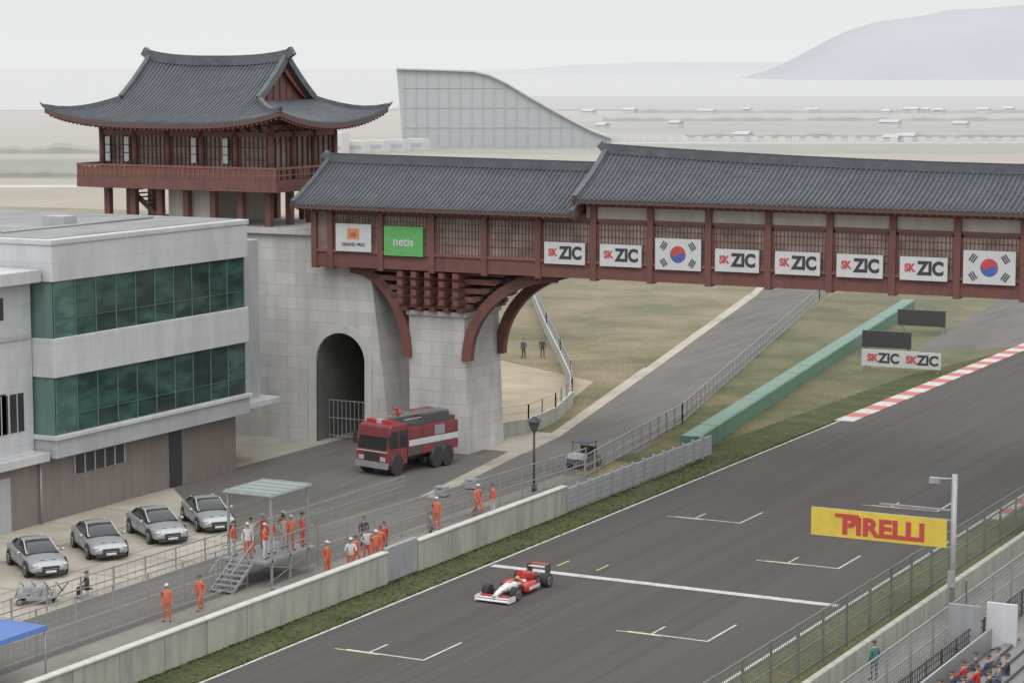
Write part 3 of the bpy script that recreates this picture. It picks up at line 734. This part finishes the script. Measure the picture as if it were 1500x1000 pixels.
# ------------------------------------------------------------------ cars
def wheel(b,x,y,r,w,side_):
    b.cyl((x,y,r),r,w,rubber,'y',20); b.cyl((x,y+side_*(w/2+.005),r),r*.66,.02,chrome,'y',16); b.cyl((x,y+side_*(w/2+.018),r),r*.14,.02,darksteel,'y',8)
    for k in range(5):
        a=2*math.pi*k/5+.4; b.beam((x+math.cos(a)*r*.22,y+side_*(w/2+.018),r+math.sin(a)*r*.22),(x+math.cos(a)*r*.55,y+side_*(w/2+.018),r+math.sin(a)*r*.55),.07*r/.33,.012,darksteel,Vector((0,1,0)))
def car(loc,rz):
    P=empty('parked_car',loc,rz,1.1)
    st=[(2.3,.62,.32,.52,.56),(2.2,.80,.22,.62,.68),(1.95,.88,.2,.70,.77),(1.4,.91,.2,.77,.85),(.8,.92,.2,.84,.93),(0,.92,.2,.88,.95),(-.8,.93,.2,.9,.96),(-1.5,.92,.2,.92,1.0),(-2.05,.86,.24,.92,1.0),(-2.25,.78,.3,.85,.92),(-2.32,.7,.4,.7,.75)]
    rings=[]
    for x,w,zb,zt,zc in st:
        half=[(w*.85,zb),(w,zb+.14),(w,(zb+zt)/2),(w*.985,zt-.06),(w*.9,zt+.01),(w*.5,zc),(0,zc+.012)]
        rings.append([(x,y,z) for y,z in half]+[(x,-y,z) for y,z in half[::-1][1:]])
    b=MB(); b.loft(rings,silver); b.obj('body',P,sub=1)
    b=MB(); gs=[(.95,.78,.68,.94,.955),(.3,.77,.60,1.28,1.3),(.0,.77,.58,1.36,1.385),(-.6,.77,.58,1.385,1.41),(-1.1,.76,.56,1.3,1.33),(-1.75,.72,.62,1.0,1.02)]
    rings=[]
    for x,wl,wt,z1,z2 in gs:
        half=[(wl,.88),(wt+.02,z1-.02),(wt*.9,z1+.01),(wt*.4,z2)]
        rings.append([(x,y,z) for y,z in half]+[(x,-y,z) for y,z in half[::-1]])
    def fm(i,j): return silver if i in (2,) and j in (1,2,3,4,5) else carglass
    b.loft(rings,carglass,True,True,fm); b.obj('greenhouse',P)
    b=MB()
    for x in (1.42,-1.42):
        for s in (1,-1):
            b.cyl((x,s*.915,.36),.40,.03,black,'y',20); wheel(b,x,s*.86,.335,.2,s)
    b.obj('wheels',P)
    b=MB()
    b.box(2.24,2.335,-.38,.38,.36,.58,black); b.box(2.26,2.345,-.3,.3,.46,.48,chrome); b.box(2.24,2.33,-.7,.7,.2,.33,black)
    for s in (1,-1):
        b.ell((2.12,s*.66,.62),.17,.16,.08,tail,10,6); b.ell((.72,s*1.02,.98),.1,.11,.07,silver,8,6); b.beam((.72,s*.9,.92),(.72,s*1.0,.96),.05,.04,black)
        b.box(-2.34,-2.24,s*.62-.14,s*.62+.14,.68,.82,signred)
        b.box(1.85,1.87,s*.25-.1,s*.25+.1,.775,.80,black)
        for xx in (.95,-.15,-1.2): b.box(xx-.006,xx+.006,s*.931-.004,s*.931+.004,.3,.82,black)
        b.beam((.93,s*.73,.95),(.0,s*.585,1.38),.05,.04,silver); b.beam((-1.1,s*.56,1.32),(-1.72,s*.66,1.0),.09,.04,silver)
    b.box(2.335,2.35,-.24,.24,.3,.4,white)
    b.obj('trim',P)
for x,y,a in ((-72.5,86.6,-35),(-72.3,91.3,-38),(-71.9,95.7,-34),(-71.3,99.5,-40)): car((x,y,.012),R(a))

P=empty('formula_racing_car',(-48.9,93.35,.025),R(-90))
def ringrect(x,w,z0,z1,c=.3):
    h=z1-z0; return [(x,y,z) for y,z in ((w*(1-c),z0),(w,z0+h*c),(w,z1-h*c),(w*(1-c),z1),(-w*(1-c),z1),(-w,z1-h*c),(-w,z0+h*c),(-w*(1-c),z0))]
b=MB(); b.loft([ringrect(2.35,.07,.26,.36),ringrect(2.2,.11,.27,.42),ringrect(1.7,.16,.3,.54),ringrect(1.2,.2,.28,.62),ringrect(.7,.27,.15,.64),ringrect(.45,.32,.1,.62)],white)
b.loft([ringrect(.45,.33,.08,.56),ringrect(0,.37,.07,.56),ringrect(-.3,.37,.07,.6)],white)
b.box(-.25,.42,-.22,.22,.565,.575,black)
b.loft([ringrect(-.25,.17,.5,.98),ringrect(-.5,.2,.4,.98),ringrect(-1.2,.17,.3,.78),ringrect(-1.9,.1,.25,.5)],racered)
b.box(-.27,-.252,-.1,.1,.76,.94,black)
b.loft([ringrect(1.6,.05,.545,.56),ringrect(.7,.1,.645,.655)],racered)
b.obj('monocoque',P)
b=MB()
for s in (1,-1):
    def rr(x,y0,y1,z0,z1): return [(x,s*y0,z0),(x,s*y1,z0+.03),(x,s*y1,z1-.1),(x,s*(y1-.1),z1),(x,s*y0,z1)]
    b.loft([rr(.55,.35,.66,.2,.52),rr(.3,.34,.72,.08,.54),rr(-.4,.3,.72,.06,.52),rr(-1.0,.2,.5,.06,.42),rr(-1.5,.1,.22,.06,.34)],racered)
    b.box(.56,.57,min(s*.38,s*.63),max(s*.38,s*.63),.24,.48,black)
    b.box(-.9,.2,min(s*.722,s*.73),max(s*.722,s*.73),.2,.36,white)
b.obj('sidepods',P)
b=MB(); b.box(-1.9,.7,-.7,.7,.03,.06,black); b.obj('floor',P)
b=MB()
for k,(xa,xb,z) in enumerate(((2.25,2.65,.10),(2.1,2.35,.17),(2.0,2.15,.24))): 
    b.box(xa,xb,-.88,.88,z,z+.03,white if k<2 else racered)
for s in (1,-1):
    b.box(1.95,2.66,s*.89-.015,s*.89+.015,.06,.32,white); b.box(2.2,2.4,s*.1-.01,s*.1+.01,.1,.34,white)
b.obj('front_wing',P)
b=MB()
b.box(-2.35,-2.0,-.48,.48,.82,.85,white); b.box(-2.4,-2.2,-.48,.48,.92,.95,racered); b.box(-2.3,-2.05,-.48,.48,.38,.41,black)
for s in (1,-1): b.box(-2.45,-1.9,s*.49-.015,s*.49+.015,.32,.97,darksteel)
b.box(-2.15,-1.9,-.04,.04,.3,.4,black); b.obj('rear_wing',P)
b=MB()
for x,wd in ((1.65,.32),(-1.6,.38)):
    for s in (1,-1):
        wheel(b,x,s*(.9-wd/2),.33,wd,s)
        for dx in (-.3,.25): b.tube([(x,s*(.9-wd-.02),.4),(x+dx,s*.16,.45)],.015,black,5); b.tube([(x,s*(.9-wd-.02),.24),(x+dx,s*.16,.28)],.015,black,5)
b.obj('wheels',P)
b=MB(); b.ell((.05,0,.66),.14,.12,.14,signorange,12,8); b.box(.12,.2,-.08,.08,.62,.69,black); b.ell((.0,0,.5),.18,.22,.12,navy)
for s in (1,-1): b.box(.5,.56,s*.5-.08,s*.5+.08,.6,.68,racered); b.tube([(.5,s*.3,.56),(.53,s*.45,.62)],.012,black,5)
b.obj('driver',P)

# fire truck, local +x forward
P=empty('fire_truck',(-70.5,119.7,.012),R(-90-12)); P.scale=(.82,1.06,1.1)
b=MB(); f=3.9
prof_=[(f-.05,.55),(f,.75),(f,1.45),(f-.28,2.75),(f-.5,2.85),(f-2.2,2.85),(f-2.2,.55)]
b.loft([[(x,y,z) for x,z in prof_] for y in (-1.24,1.24)],red,False); b.obj('cab',P,bevel=.06)
b=MB()
b.loft([[(f-.02+o1,y,1.5),(f-.02+o1,y2,1.5),(f-.29+o1,y2*.95,2.6),(f-.29+o1,y*.95,2.6)] for o1 in (0,.03) for y,y2 in ((-1.12,1.12),)],carglass,False)
for s in (1,-1):
    for x0,x1 in ((f-1.15,f-.35),(f-2.05,f-1.3)): b.box(x0,x1,s*1.24-.015,s*1.24+.015,1.55,2.5,carglass)
    b.box(f-.12,f-.02,s*1.4-.12,s*1.4+.12,1.7,2.3,black); b.beam((f-.1,s*1.2,2.4),(f-.1,s*1.4,2.2),.05,.05,black)
    b.box(f-.0,f+.03,s*.85-.2,s*.85+.2,.85,1.1,tail)
b.box(f-.02,f+.04,-.55,.55,.85,1.3,black); b.box(f-.05,f+.14,-1.24,1.24,.45,.78,panelg); b.box(f-.01,f+.02,-1.2,1.2,1.34,1.40,signwhite)
b.box(f-1.2,f-.8,-1.0,1.0,2.85,3.05,racered); b.box(f-1.21,f-.79,-.2,.2,2.86,3.06,tail)
b.obj('cab_trim',P)
b=MB(); b.box(-4.1,f-2.3,-1.2,1.2,.95,2.55,red); b.box(-4.1,f-2.3,-.95,.95,2.55,2.8,darksteel); b.box(-4.3,f-2.2,-.45,.45,.6,.95,darksteel)
for s in (1,-1):
    b.box(-4.05,f-2.4,s*1.21-.015,s*1.21+.015,1.5,1.85,signwhite)
    for i in range(4): b.box(-3.9+i*1.35,-2.75+i*1.35,s*1.2-.03,s*1.2+.03,1.0,1.45,darksteel if i%2 else red); b.box(-3.9+i*1.35,-2.75+i*1.35,s*1.2-.03,s*1.2+.03,1.9,2.45,steel if i==1 else red)
    b.tube([(-4.0,s*.8,2.95),(1.4,s*.8,2.95)],.04,steel)
b.obj('equipment_body',P,bevel=.02)
b=MB()
for y in (-.35,.35): b.beam((-4.2,y,3.05),(1.3,y,3.15),.08,.1,steel)
for i in range(14): b.beam((-4.1+i*.4,-.35,3.06),(-4.1+i*.4,.35,3.06),.04,.04,steel)
b.box(-3.6,-1.5,-.9,-.4,2.8,3.15,red); b.box(-3.4,-.5,.4,.95,2.8,3.1,darksteel)
b.cyl((.9,0,3.25),.18,.4,racered,n=10); b.tube([(.9,0,3.4),(1.6,0,3.6)],.07,racered); b.obj('ladder',P)
b=MB()
for x in (2.9,-1.6,-2.8):
    for s in (1,-1):
        b.cyl((x,s*1.05,.62),.62,.5,black,'y',20); wheel(b,x,s*1.1,.52,.34,s)
b.obj('wheels',P)
P=empty('utility_buggy',(-60.9,125.2,.01),R(-95)); b=MB(); b.box(-1.1,1.1,-.6,.6,.35,.65,navy); b.box(.5,1.15,-.55,.55,.65,.95,whitep); b.box(-.5,.1,-.5,.5,.65,.85,black); b.box(-.55,-.4,-.5,.5,.85,1.3,black)
for x in (.55,-.6):
    for y in (-.55,.55): b.tube([(x,y,.6),(x*.8,y,1.6)],.03,black)
b.box(-.7,.65,-.62,.62,1.6,1.66,navy)
for x in (.75,-.75):
    for s in (1,-1): wheel(b,x,s*.6,.27,.2,s)
b.obj('body',P)

# ------------------------------------------------------------------ people
TPL={}
def template(kind):
    if kind in TPL: return TPL[kind]
    hipz=.93
    if kind=='sit': hipz=.5
    p=Vector((0,0,hipz)); V=[p,p+Vector((.0,0,.22)),p+Vector((.0,0,.44)),p+Vector((0,0,.56)),p+Vector((.015,0,.64))]
    rad=[(.15,.13),(.13,.11),(.165,.12),(.07,.07),(.055,.055)]; E=[(0,1),(1,2),(2,3),(3,4)]; hands=[]
    def add(par,pts,rs):
        k=par
        for q,r in zip(pts,rs): V.append(Vector(q)); rad.append((r,r)); E.append((k,len(V)-1)); k=len(V)-1
        return k
    for s in (1,-1):
        h=p+Vector((0,s*.1,-.04))
        if kind=='walk':
            kn=(.22 if s>0 else -.02,s*.11,.5); an=(.18 if s>0 else -.33,s*.11,.10 if s>0 else .17); toe=(an[0]+.19,s*.12,.045)
        elif kind=='sit': kn=(.45,s*.13,.52); an=(.45,s*.13,.1); toe=(.64,s*.14,.05)
        else: kn=(.02,s*.12,.5); an=(-.01,s*.14,.09); toe=(.18,s*.17,.045)
        add(0,[h,kn,an,toe],[.1,.068,.05,.045])
        sh=p+Vector((0,s*.19,.47))
        if kind=='stand': el=sh+Vector((-.03,s*.07,-.28)); wr=el+Vector((.09,s*-.01,-.24))
        elif kind=='walk': el=sh+Vector((-.12*s,s*.06,-.27)); wr=el+Vector((.12,0,-.22))
        elif kind=='rail': el=sh+Vector((.1,s*.08,-.25)); wr=el+Vector((.24,-s*.04,.03))
        elif kind=='sit': el=sh+Vector((.08,s*.06,-.26)); wr=el+Vector((.22,-s*.06,-.02))
        elif kind=='point':
            if s>0: el=sh+Vector((.2,.08,.04)); wr=el+Vector((.24,.02,.08))
            else: el=sh+Vector((-.03,-.1,-.26)); wr=el+Vector((.13,.1,-.12))
        hd=wr+(wr-el).normalized()*.08
        add(2,[sh,el,wr,hd],[.062,.046,.034,.036]); hands.append((wr,hd,s))
    me=bpy.data.meshes.new('t'); me.from_pydata([tuple(v) for v in V],E,[]); o=bpy.data.objects.new('t',me); scene.collection.objects.link(o)
    sk=o.modifiers.new('s','SKIN'); o.modifiers.new('u','SUBSURF').levels=1
    for i,r in enumerate(rad): me.skin_vertices[0].data[i].radius=r
    me.skin_vertices[0].data[0].use_root=True
    dg=bpy.context.evaluated_depsgraph_get(); m2=bpy.data.meshes.new_from_object(o.evaluated_get(dg)); bpy.data.objects.remove(o)
    b=MB(); vs=[tuple(v.co) for v in m2.vertices]
    TOP,LEG,SK,SH,HR,HAT=range(6)
    tm=[bpy.data.materials.new('tmp%d'%i) for i in range(6)]
    for t in tm: b.mi(t)
    b.v=list(vs)
    for pl in m2.polygons:
        c=pl.center; mi=TOP
        if kind!='sit' and c.z<hipz-.03 and abs(c.y)<.22 and (c.z<.75 or abs(c.x)<.3): mi=LEG
        if kind=='sit' and c.z<.62: mi=LEG
        if c.z<.09: mi=SH
        for wr,hd,s in hands:
            if (Vector(c)-hd).length<.10: mi=SK
        if c.z>p.z+.54: mi=SK
        b.f.append(tuple(pl.vertices)); b.m.append(mi); b.sm.append(True)
    hz=p.z+.74
    b.ell((.02,0,hz),.095,.078,.125,tm[SK],12,10); b.ell((.0,0,hz+.03),.103,.087,.115,tm[HR],12,8,-.15)
    b.ell((.115,0,hz-.01),.02,.014,.025,tm[SK],6,5); b.box(.095,.112,-.025,.025,hz-.062,-.05+hz,tm[SH])
    for s in (1,-1): b.ell((.1,s*.032,hz+.015),.012,.014,.008,tm[SH],6,4); b.ell((.015,s*.082,hz),.02,.012,.03,tm[SK],6,5)
    b.ell((.0,0,hz+.06),.112,.096,.095,tm[HAT],12,6,0.0); b.box(.08,.17,-.06,.06,hz+.055,hz+.07,tm[HAT])
    for wr,hd,s in hands:
        d=(hd-wr).normalized(); sd=d.cross(Vector((0,1,0))); sd=sd.normalized() if sd.length>.1 else Vector((1,0,0))
        for k,L in enumerate((.06,.075,.08,.07)):
            q=hd+d*.01+sd*(k-1.5)*.019; m_=q+d*L*.55; t_=m_+(d*.7+Vector((0,-s*.5,0))).normalized()*L*.45
            b.tube([q,m_,t_],.009,tm[SK],5,.006)
        q=wr+d*.03+sd*.035; b.tube([q,q+(d+sd).normalized()*.035,q+(d+sd*.5).normalized()*.065],.010,tm[SK],5,.007)
    o=b.obj('tp'); me=o.data; bpy.data.objects.remove(o); TPL[kind]=me; return me
def person(name,x,y,z,rz,kind,top,leg,hat=None,sc=.97):
    me=template(kind).copy(); me.name=name
    for i,m in enumerate((top,leg,skin,black,hair,hat or hair)): me.materials[i]=m
    sc*=random.uniform(.95,1.03)
    o=bpy.data.objects.new(name,me); scene.collection.objects.link(o); o.location=(x,y,z); o.rotation_euler=(0,0,rz); o.scale=(sc*random.uniform(1,1.1),sc*random.uniform(1,1.12),sc); return o
Z=.02
person('marshal',-60.3,80.9,Z,R(-60),'stand',orange,orange,whitecl); person('marshal',-60.2,83.3,Z,R(-100),'walk',orange,orange)
person('marshal',-59.6,104.3,Z,R(-80),'stand',orange,orange,whitecl); person('marshal',-59.4,108.6,Z,R(-30),'walk',orange,orange,whitecl)
person('marshal',-58.9,109.4,Z,R(-120),'stand',orange,whitecl)
person('pit_crew',-60.6,98.4,Z,R(-40),'stand',navy,navy); person('pit_crew',-58.2,101.2,Z,R(-140),'stand',greycl,navy)
for x,y,c,k in ((-58.8,92.0,orange,'stand'),(-58.3,93.4,whitecl,'rail'),(-58.5,94.2,orange,'walk'),(-58.0,95.3,orange,'stand'),(-58.9,95.9,whitecl,'point'),(-58.4,96.4,orange,'stand'),(-58.9,97.6,racered,'stand')):
    person('marshal',x,y,Z,R(random.uniform(-90,10)),k,c,orange if random.random()<.6 else navy,whitecl if random.random()<.5 else None)
person('bystander',-88.5,170,Z,R(-100),'stand',navy,black); person('bystander',-87.2,171,Z,R(-60),'stand',black,navy)
P=empty('marshal_platform',(-61.3,90.6,0)); b=MB()
b.box(-1.3,1.3,-2.2,2.2,1.15,1.27,steel)
for x in (-1.25,1.25):
    for y in (-1.6,0,1.6):
        b.box(x-.05,x+.05,y-.05,y+.05,0,4.4 if y!=0 else 2.3,steel)
for z in (1.8,2.3):
    for x in (-1.25,1.25): b.beam((x,-2.15,z),(x,2.15,z),.05,.05,steel)
    for y in (2.15,): b.beam((-1.25,y,z),(1.25,y,z),.05,.05,steel)
for x in (-1.25,1.25): b.beam((x,-2.15,.1),(x,2.15,1.1),.04,.04,steel); b.beam((x,2.15,.1),(x,-2.15,1.1),.04,.04,steel)
b.obj('frame',P)
b=MB(); b.loft([[(-1.45,-1.8,4.4),(1.45,-1.8,4.4),(1.45,1.8,4.4),(-1.45,1.8,4.4)],[(-1.4,-1.75,4.5),(1.4,-1.75,4.5),(1.4,1.75,4.5),(-1.4,1.75,4.5)]],canopyg,False)
for i in range(5): b.box(-1.4,1.4,-1.6+i*.78,-1.53+i*.78,4.5,4.54,steel)
b.obj('canopy',P)
b=MB()
for i in range(6): b.box(-.6+0,.6,-2.3-i*.3-.28,-2.3-i*.3,1.05-i*.19,1.1-i*.19,steel)
for x in (-.62,.62): b.beam((x,-2.2,1.2),(x,-4.1,.02),.05,.16,steel); b.beam((x,-2.2,2.2),(x,-4.1,1.0),.04,.04,steel); b.box(x-.02,x+.02,-4.12,-4.06,0,1.0,steel)
b.obj('stairs',P)
for i,(x,y,c,k) in enumerate(((-62.2,88.9,orange,'stand'),(-61.3,88.8,whitecl,'stand'),(-60.5,89.1,orange,'rail'),(-62.0,90.1,whitecl,'point'),(-60.9,90.2,orange,'stand'),(-62.1,91.3,orange,'rail'),(-61.1,91.6,whitecl,'stand'),(-60.4,91.2,orange,'rail'),(-61.6,92.3,orange,'stand'),(-60.5,92.4,orange,'stand'))):
    person('marshal',x,y,1.28,R(random.uniform(-60,20)),k,c,orange if i%2 else whitecl,whitecl if i%3 else None)
P=empty('equipment_trolley',(-67.8,80.9,.012),R(30)); b=MB(); b.box(-1.0,1.0,-.5,.5,.35,.42,steel)
for i in range(4): b.tube([(-.9+i*.55,-.4,.42),(-.7+i*.55,-.3,1.1),(-.5+i*.55,.4,.5)],.04,steel)
b.tube([(1.0,0,.4),(1.5,0,1.0)],.03,black); b.box(-.6,.5,-.35,.35,.42,.8,panelg)
for x in (-.7,.7):
    for s in (1,-1): wheel(b,x,s*.5,.16,.08,s)
b.obj('frame',P)
P=empty('folding_stool',(-66.5,83.0,0)); b=MB(); b.box(-.2,.2,-.2,.2,.38,.42,black)
for sx in (-.17,.17):
    for sy in (-.17,.17): b.tube([(sx,sy,.38),(sx*1.1,sy*1.1,.01)],.015,steel)
b.obj('frame',P)
person('mechanic',-66.5,83.0,.02,R(-120),'sit',black,black)
P=empty('blue_canopy',(-60.2,67.9,0)); b=MB()
b.loft([[(-2,-2.2,2.3),(2,-2.2,2.3),(2,2.2,2.3),(-2,2.2,2.3)],[(-1.95,-2.15,2.5),(1.95,-2.15,2.5),(1.95,2.15,2.5),(-1.95,2.15,2.5)],[(-.1,-.3,2.85),(.1,-.3,2.85),(.1,.3,2.85),(-.1,.3,2.85)]],blue,False)
for x in (-1.9,1.9):
    for y in (-2.1,2.1): b.tube([(x,y,0),(x,y,2.35)],.04,steel)
b.obj('tent',P)
for i,(x,y,c) in enumerate(((-57.6,103.4,darksteel),(-57.2,105.2,panelg),(-64.0,112.6,panelg),(-63.6,115.5,panelg),(-58.0,86.6,greycl))):
    P=empty('equipment_case',(x,y,.012),R(random.uniform(-20,20))); b=MB(); b.box(-.35,.35,-.25,.25,.06,.6,c); b.box(-.36,.36,-.26,.26,.42,.46,steel); b.box(-.12,.12,-.28,-.26,.48,.52,black)
    for sx in (-.28,.28):
        for sy in (-.18,.18): b.cyl((sx,sy,.03),.03,.06,black,n=8)
    b.obj('case',P)
# spectator stand bottom right
P=empty('spectator_stand'); b=MB()
for i in range(8): b.box(-25.6+i*.9,-24.7+i*.9,76,94,0,.25+.25*i,walkway); b.box(-25.1+i*.9,-24.75+i*.9,76.2,93.8,.5+.25*i,.62+.25*i,greycl)
b.box(-25.75,-25.65,76,94,.1,1.2,steel); b.obj('terrace',P)
for i in range(11):
    c=random.choice([navy,whitecl,black,navy,racered,navy,greycl]); r=i%3
    person('spectator',-24.92+.9*r,83.0+ (i//3)*1.5+random.uniform(-.3,.3),.14+.25*r,R(180+random.uniform(-25,25)),'sit',c,navy)
person('marshal',-28.8,86.4,.02,R(150),'stand',tealcl,navy)
board('notice_panel',-27.4,-26.0,92.0,.3,2.2,panelg); board('notice_panel',-25.9,-24.6,92.6,.3,2.3,signwhite)
mesh_fence('mesh_fence',[(-26.6,70),(-26.3,110)],1.2,post=2,step=.3,wire=.03,nh=3,m=darksteel)

# ------------------------------------------------------------------ distance
hzglass=mat('hazy_glass',(.33,.37,.395),.7,.08,.05,haze='far',hz=.54,stretch=(1,1,.3),spec=.1)  # far materials: haze painted in as pale colours plus the distance mix
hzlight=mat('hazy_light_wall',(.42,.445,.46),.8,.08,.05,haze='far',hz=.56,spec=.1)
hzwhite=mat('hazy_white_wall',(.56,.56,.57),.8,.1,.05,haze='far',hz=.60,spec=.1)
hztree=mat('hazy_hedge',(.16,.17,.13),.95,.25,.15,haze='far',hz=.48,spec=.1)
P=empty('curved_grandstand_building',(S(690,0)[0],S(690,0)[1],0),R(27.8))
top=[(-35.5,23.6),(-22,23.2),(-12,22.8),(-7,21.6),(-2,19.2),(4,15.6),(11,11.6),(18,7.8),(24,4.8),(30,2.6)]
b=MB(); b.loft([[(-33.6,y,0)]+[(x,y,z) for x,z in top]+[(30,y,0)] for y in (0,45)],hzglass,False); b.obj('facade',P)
b=MB()
for a,c in zip(top,top[1:]): b.beam((a[0],-.3,a[1]+.15),(c[0],-.3,c[1]+.15),2,.45,hzlight,Vector((0,0,1)))
x=-33
while x<24:
    z=[p[1]+(q[1]-p[1])*(x-p[0])/(q[0]-p[0]) for p,q in zip(top,top[1:]) if p[0]<=x<=q[0]]
    if z: b.box(x-.07,x+.07,-.25,-.02,0,z[0],hzlight)
    x+=3.4
for z in (6,12,18):
    xe=[p[0]+(q[0]-p[0])*(z-p[1])/(q[1]-p[1]) for p,q in zip(top,top[1:]) if q[1]<=z<=p[1]][0]; b.box(-33.6,xe,-.2,-.03,z-.08,z+.08,hzlight)
b.obj('mullions',P)
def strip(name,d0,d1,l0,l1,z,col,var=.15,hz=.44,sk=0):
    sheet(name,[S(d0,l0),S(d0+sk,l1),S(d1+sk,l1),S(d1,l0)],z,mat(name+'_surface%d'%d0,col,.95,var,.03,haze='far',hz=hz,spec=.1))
strip('access_road',462,472,-400,-60,.03,(.5,.5,.48),.05)
strip('green_field',500,600,-400,-60,.02,(.15,.165,.115),.3)
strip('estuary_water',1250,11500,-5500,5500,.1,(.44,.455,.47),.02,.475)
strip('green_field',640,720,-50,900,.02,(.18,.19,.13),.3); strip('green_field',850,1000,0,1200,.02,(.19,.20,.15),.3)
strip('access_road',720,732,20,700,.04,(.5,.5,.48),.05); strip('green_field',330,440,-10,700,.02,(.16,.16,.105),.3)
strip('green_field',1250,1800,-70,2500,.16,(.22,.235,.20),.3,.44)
def hedge(d,l0,l1,h):
    b=MB(); l=l0; rings=[]
    while l<l1:
        x,y=S(d+6*noise.noise(Vector((l*.01,d,0))),l); hh=h*(1+.7*noise.noise(Vector((l*.09,d,3)))+.3*noise.noise(Vector((l*.5,d,7)))); w=h*1.2
        dx,dy=-.466,.885
        rings.append([(x-dx*w,y-dy*w,0),(x-dx*w*.8,y-dy*w*.8,hh*.6),(x,y,hh),(x+dx*w*.8,y+dy*w*.8,hh*.6),(x+dx*w,y+dy*w,0)]); l+=2.2
    b.loft(rings,hztree,False); b.obj('distant_hedge')
hedge(508,-400,-75,1.5); hedge(640,-500,-80,2.0); hedge(780,60,1000,1.6); hedge(1010,40,1300,2.2); hedge(1180,60,1600,2.5)
b=MB()
for i in range(60):
    d=random.choice([740,900,1150,1180]); l=random.uniform(15,500)*d/800; x,y=S(d,l); w=random.uniform(3,8); h=random.uniform(1.2,2.6)
    b.box(x-w/2,x+w/2,y-3,y+3,0,h,hzwhite); b.loft([[(x-w/2-.3,y-3.4,h),(x-w/2-.3,y+3.4,h),(x-w/2-.3,y,h+1.)],[(x+w/2+.3,y-3.4,h),(x+w/2+.3,y+3.4,h),(x+w/2+.3,y,h+1.)]],hzglass,False)
for i in range(5):
    x,y=S(640+i*6,-50+i*5.5); b.box(x-3,x+3,y-2,y+2,0,3.4 if i else 6,hzwhite); b.box(x-2.5,x+2.5,y-2.05,y-1.98,1.2,2.2,hzglass)
b.obj('distant_village')
b=MB()
a=S(735,20); c=S(700,420)
for i in range(90):
    t=i/90; x=a[0]+(c[0]-a[0])*t; y=a[1]+(c[1]-a[1])*t; b.box(x-1.2,x+1.2,y-.3,y+.3,0,2.0,hzwhite)
b.obj('distant_barrier')
hzhill=mat('hazy_hill',(.405,.425,.45),.95,.05,.004,haze=HN,spec=0)  # hill haze painted in as one pale colour
def hill(name,d,l0,l1,prof_,depth,m):
    b=MB(); n=60; k=14; P=[]
    for j in range(k+1):
        for i in range(n+1):
            t=i/n; l=l0+(l1-l0)*t; w=math.sin(math.pi*j/k)
            h=prof_(t)*w*(1+.12*noise.noise(Vector((t*9,j*.6,1.3))))
            x,y=S(d+depth*(j/k-.5),l); P.append((x,y,max(h,0)-.5))
    fs=[(j*(n+1)+i,j*(n+1)+i+1,(j+1)*(n+1)+i+1,(j+1)*(n+1)+i) for j in range(k) for i in range(n)]
    b.idx(P,fs,m,True); b.obj(name)
def sm(t): t=max(0,min(1,t)); return t*t*(3-2*t)
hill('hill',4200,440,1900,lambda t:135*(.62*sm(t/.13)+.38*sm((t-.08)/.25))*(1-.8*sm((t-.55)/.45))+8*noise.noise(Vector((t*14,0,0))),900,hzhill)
hill('hill',6500,-200,1500,lambda t:32*sm(t*3)*(1-sm((t-.6)/.4)),900,mat('hazy_far_hill',(.455,.47,.485),.95,.03,.004,haze=HN,spec=0))  # farther hill painted paler still, as haze

# ------------------------------------------------------------------ light, world
wd=bpy.data.worlds.new('World'); scene.world=wd; wd.use_nodes=True; n=wd.node_tree.nodes; l=wd.node_tree.links; bg=n['Background']
sky=n.new('ShaderNodeTexSky'); sky.sky_type='NISHITA'; sky.sun_disc=False; sky.sun_elevation=R(48); sky.sun_rotation=R(160); sky.dust_density=4; sky.air_density=1.2
hs=n.new('ShaderNodeHueSaturation'); hs.inputs['Saturation'].default_value=.2; l.new(sky.outputs[0],hs.inputs['Color'])
tc=n.new('ShaderNodeTexCoord'); sp=n.new('ShaderNodeSeparateXYZ'); l.new(tc.outputs['Generated'],sp.inputs[0])
cr=n.new('ShaderNodeValToRGB'); cr.color_ramp.elements[0].position=0; cr.color_ramp.elements[0].color=(.455,.462,.465,1); cr.color_ramp.elements[1].position=1; cr.color_ramp.elements[1].color=(.95,.945,.94,1)
cr.color_ramp.elements.new(.035).color=(.435,.44,.44,1)
l.new(sp.outputs[2],cr.inputs['Fac'])
sc=n.new('ShaderNodeVectorMath'); sc.operation='SCALE'; sc.inputs['Scale'].default_value=20; l.new(cr.outputs[0],sc.inputs[0])
mx=n.new('ShaderNodeMix'); mx.data_type='RGBA'; mx.inputs['Factor'].default_value=.9; l.new(hs.outputs[0],mx.inputs['A']); l.new(sc.outputs[0],mx.inputs['B'])
l.new(mx.outputs['Result'],bg.inputs['Color']); bg.inputs['Strength'].default_value=.1
sd=bpy.data.lights.new('sun','SUN'); sd.energy=.7; sd.angle=R(28); sd.color=(1,.97,.93); so=bpy.data.objects.new('sun',sd); scene.collection.objects.link(so)
dirv=Vector((math.sin(R(20)),-math.cos(R(20)),math.tan(R(48)))).normalized(); so.rotation_euler=dirv.to_track_quat('Z','Y').to_euler(); so.location=(0,0,60)
# ------------------------------------------------------------------ camera
cd=bpy.data.cameras.new('camera'); cam=bpy.data.objects.new('camera',cd); scene.collection.objects.link(cam)
cd.sensor_width=36; cd.lens=36*3300/1500; cd.clip_start=1; cd.clip_end=20000
cam.location=(0,0,25); cam.rotation_euler=(math.pi/2-math.atan(405/3300),0,R(27.8)); scene.camera=cam
scene.view_settings.view_transform='Standard'; scene.view_settings.look='None'; scene.view_settings.exposure=0
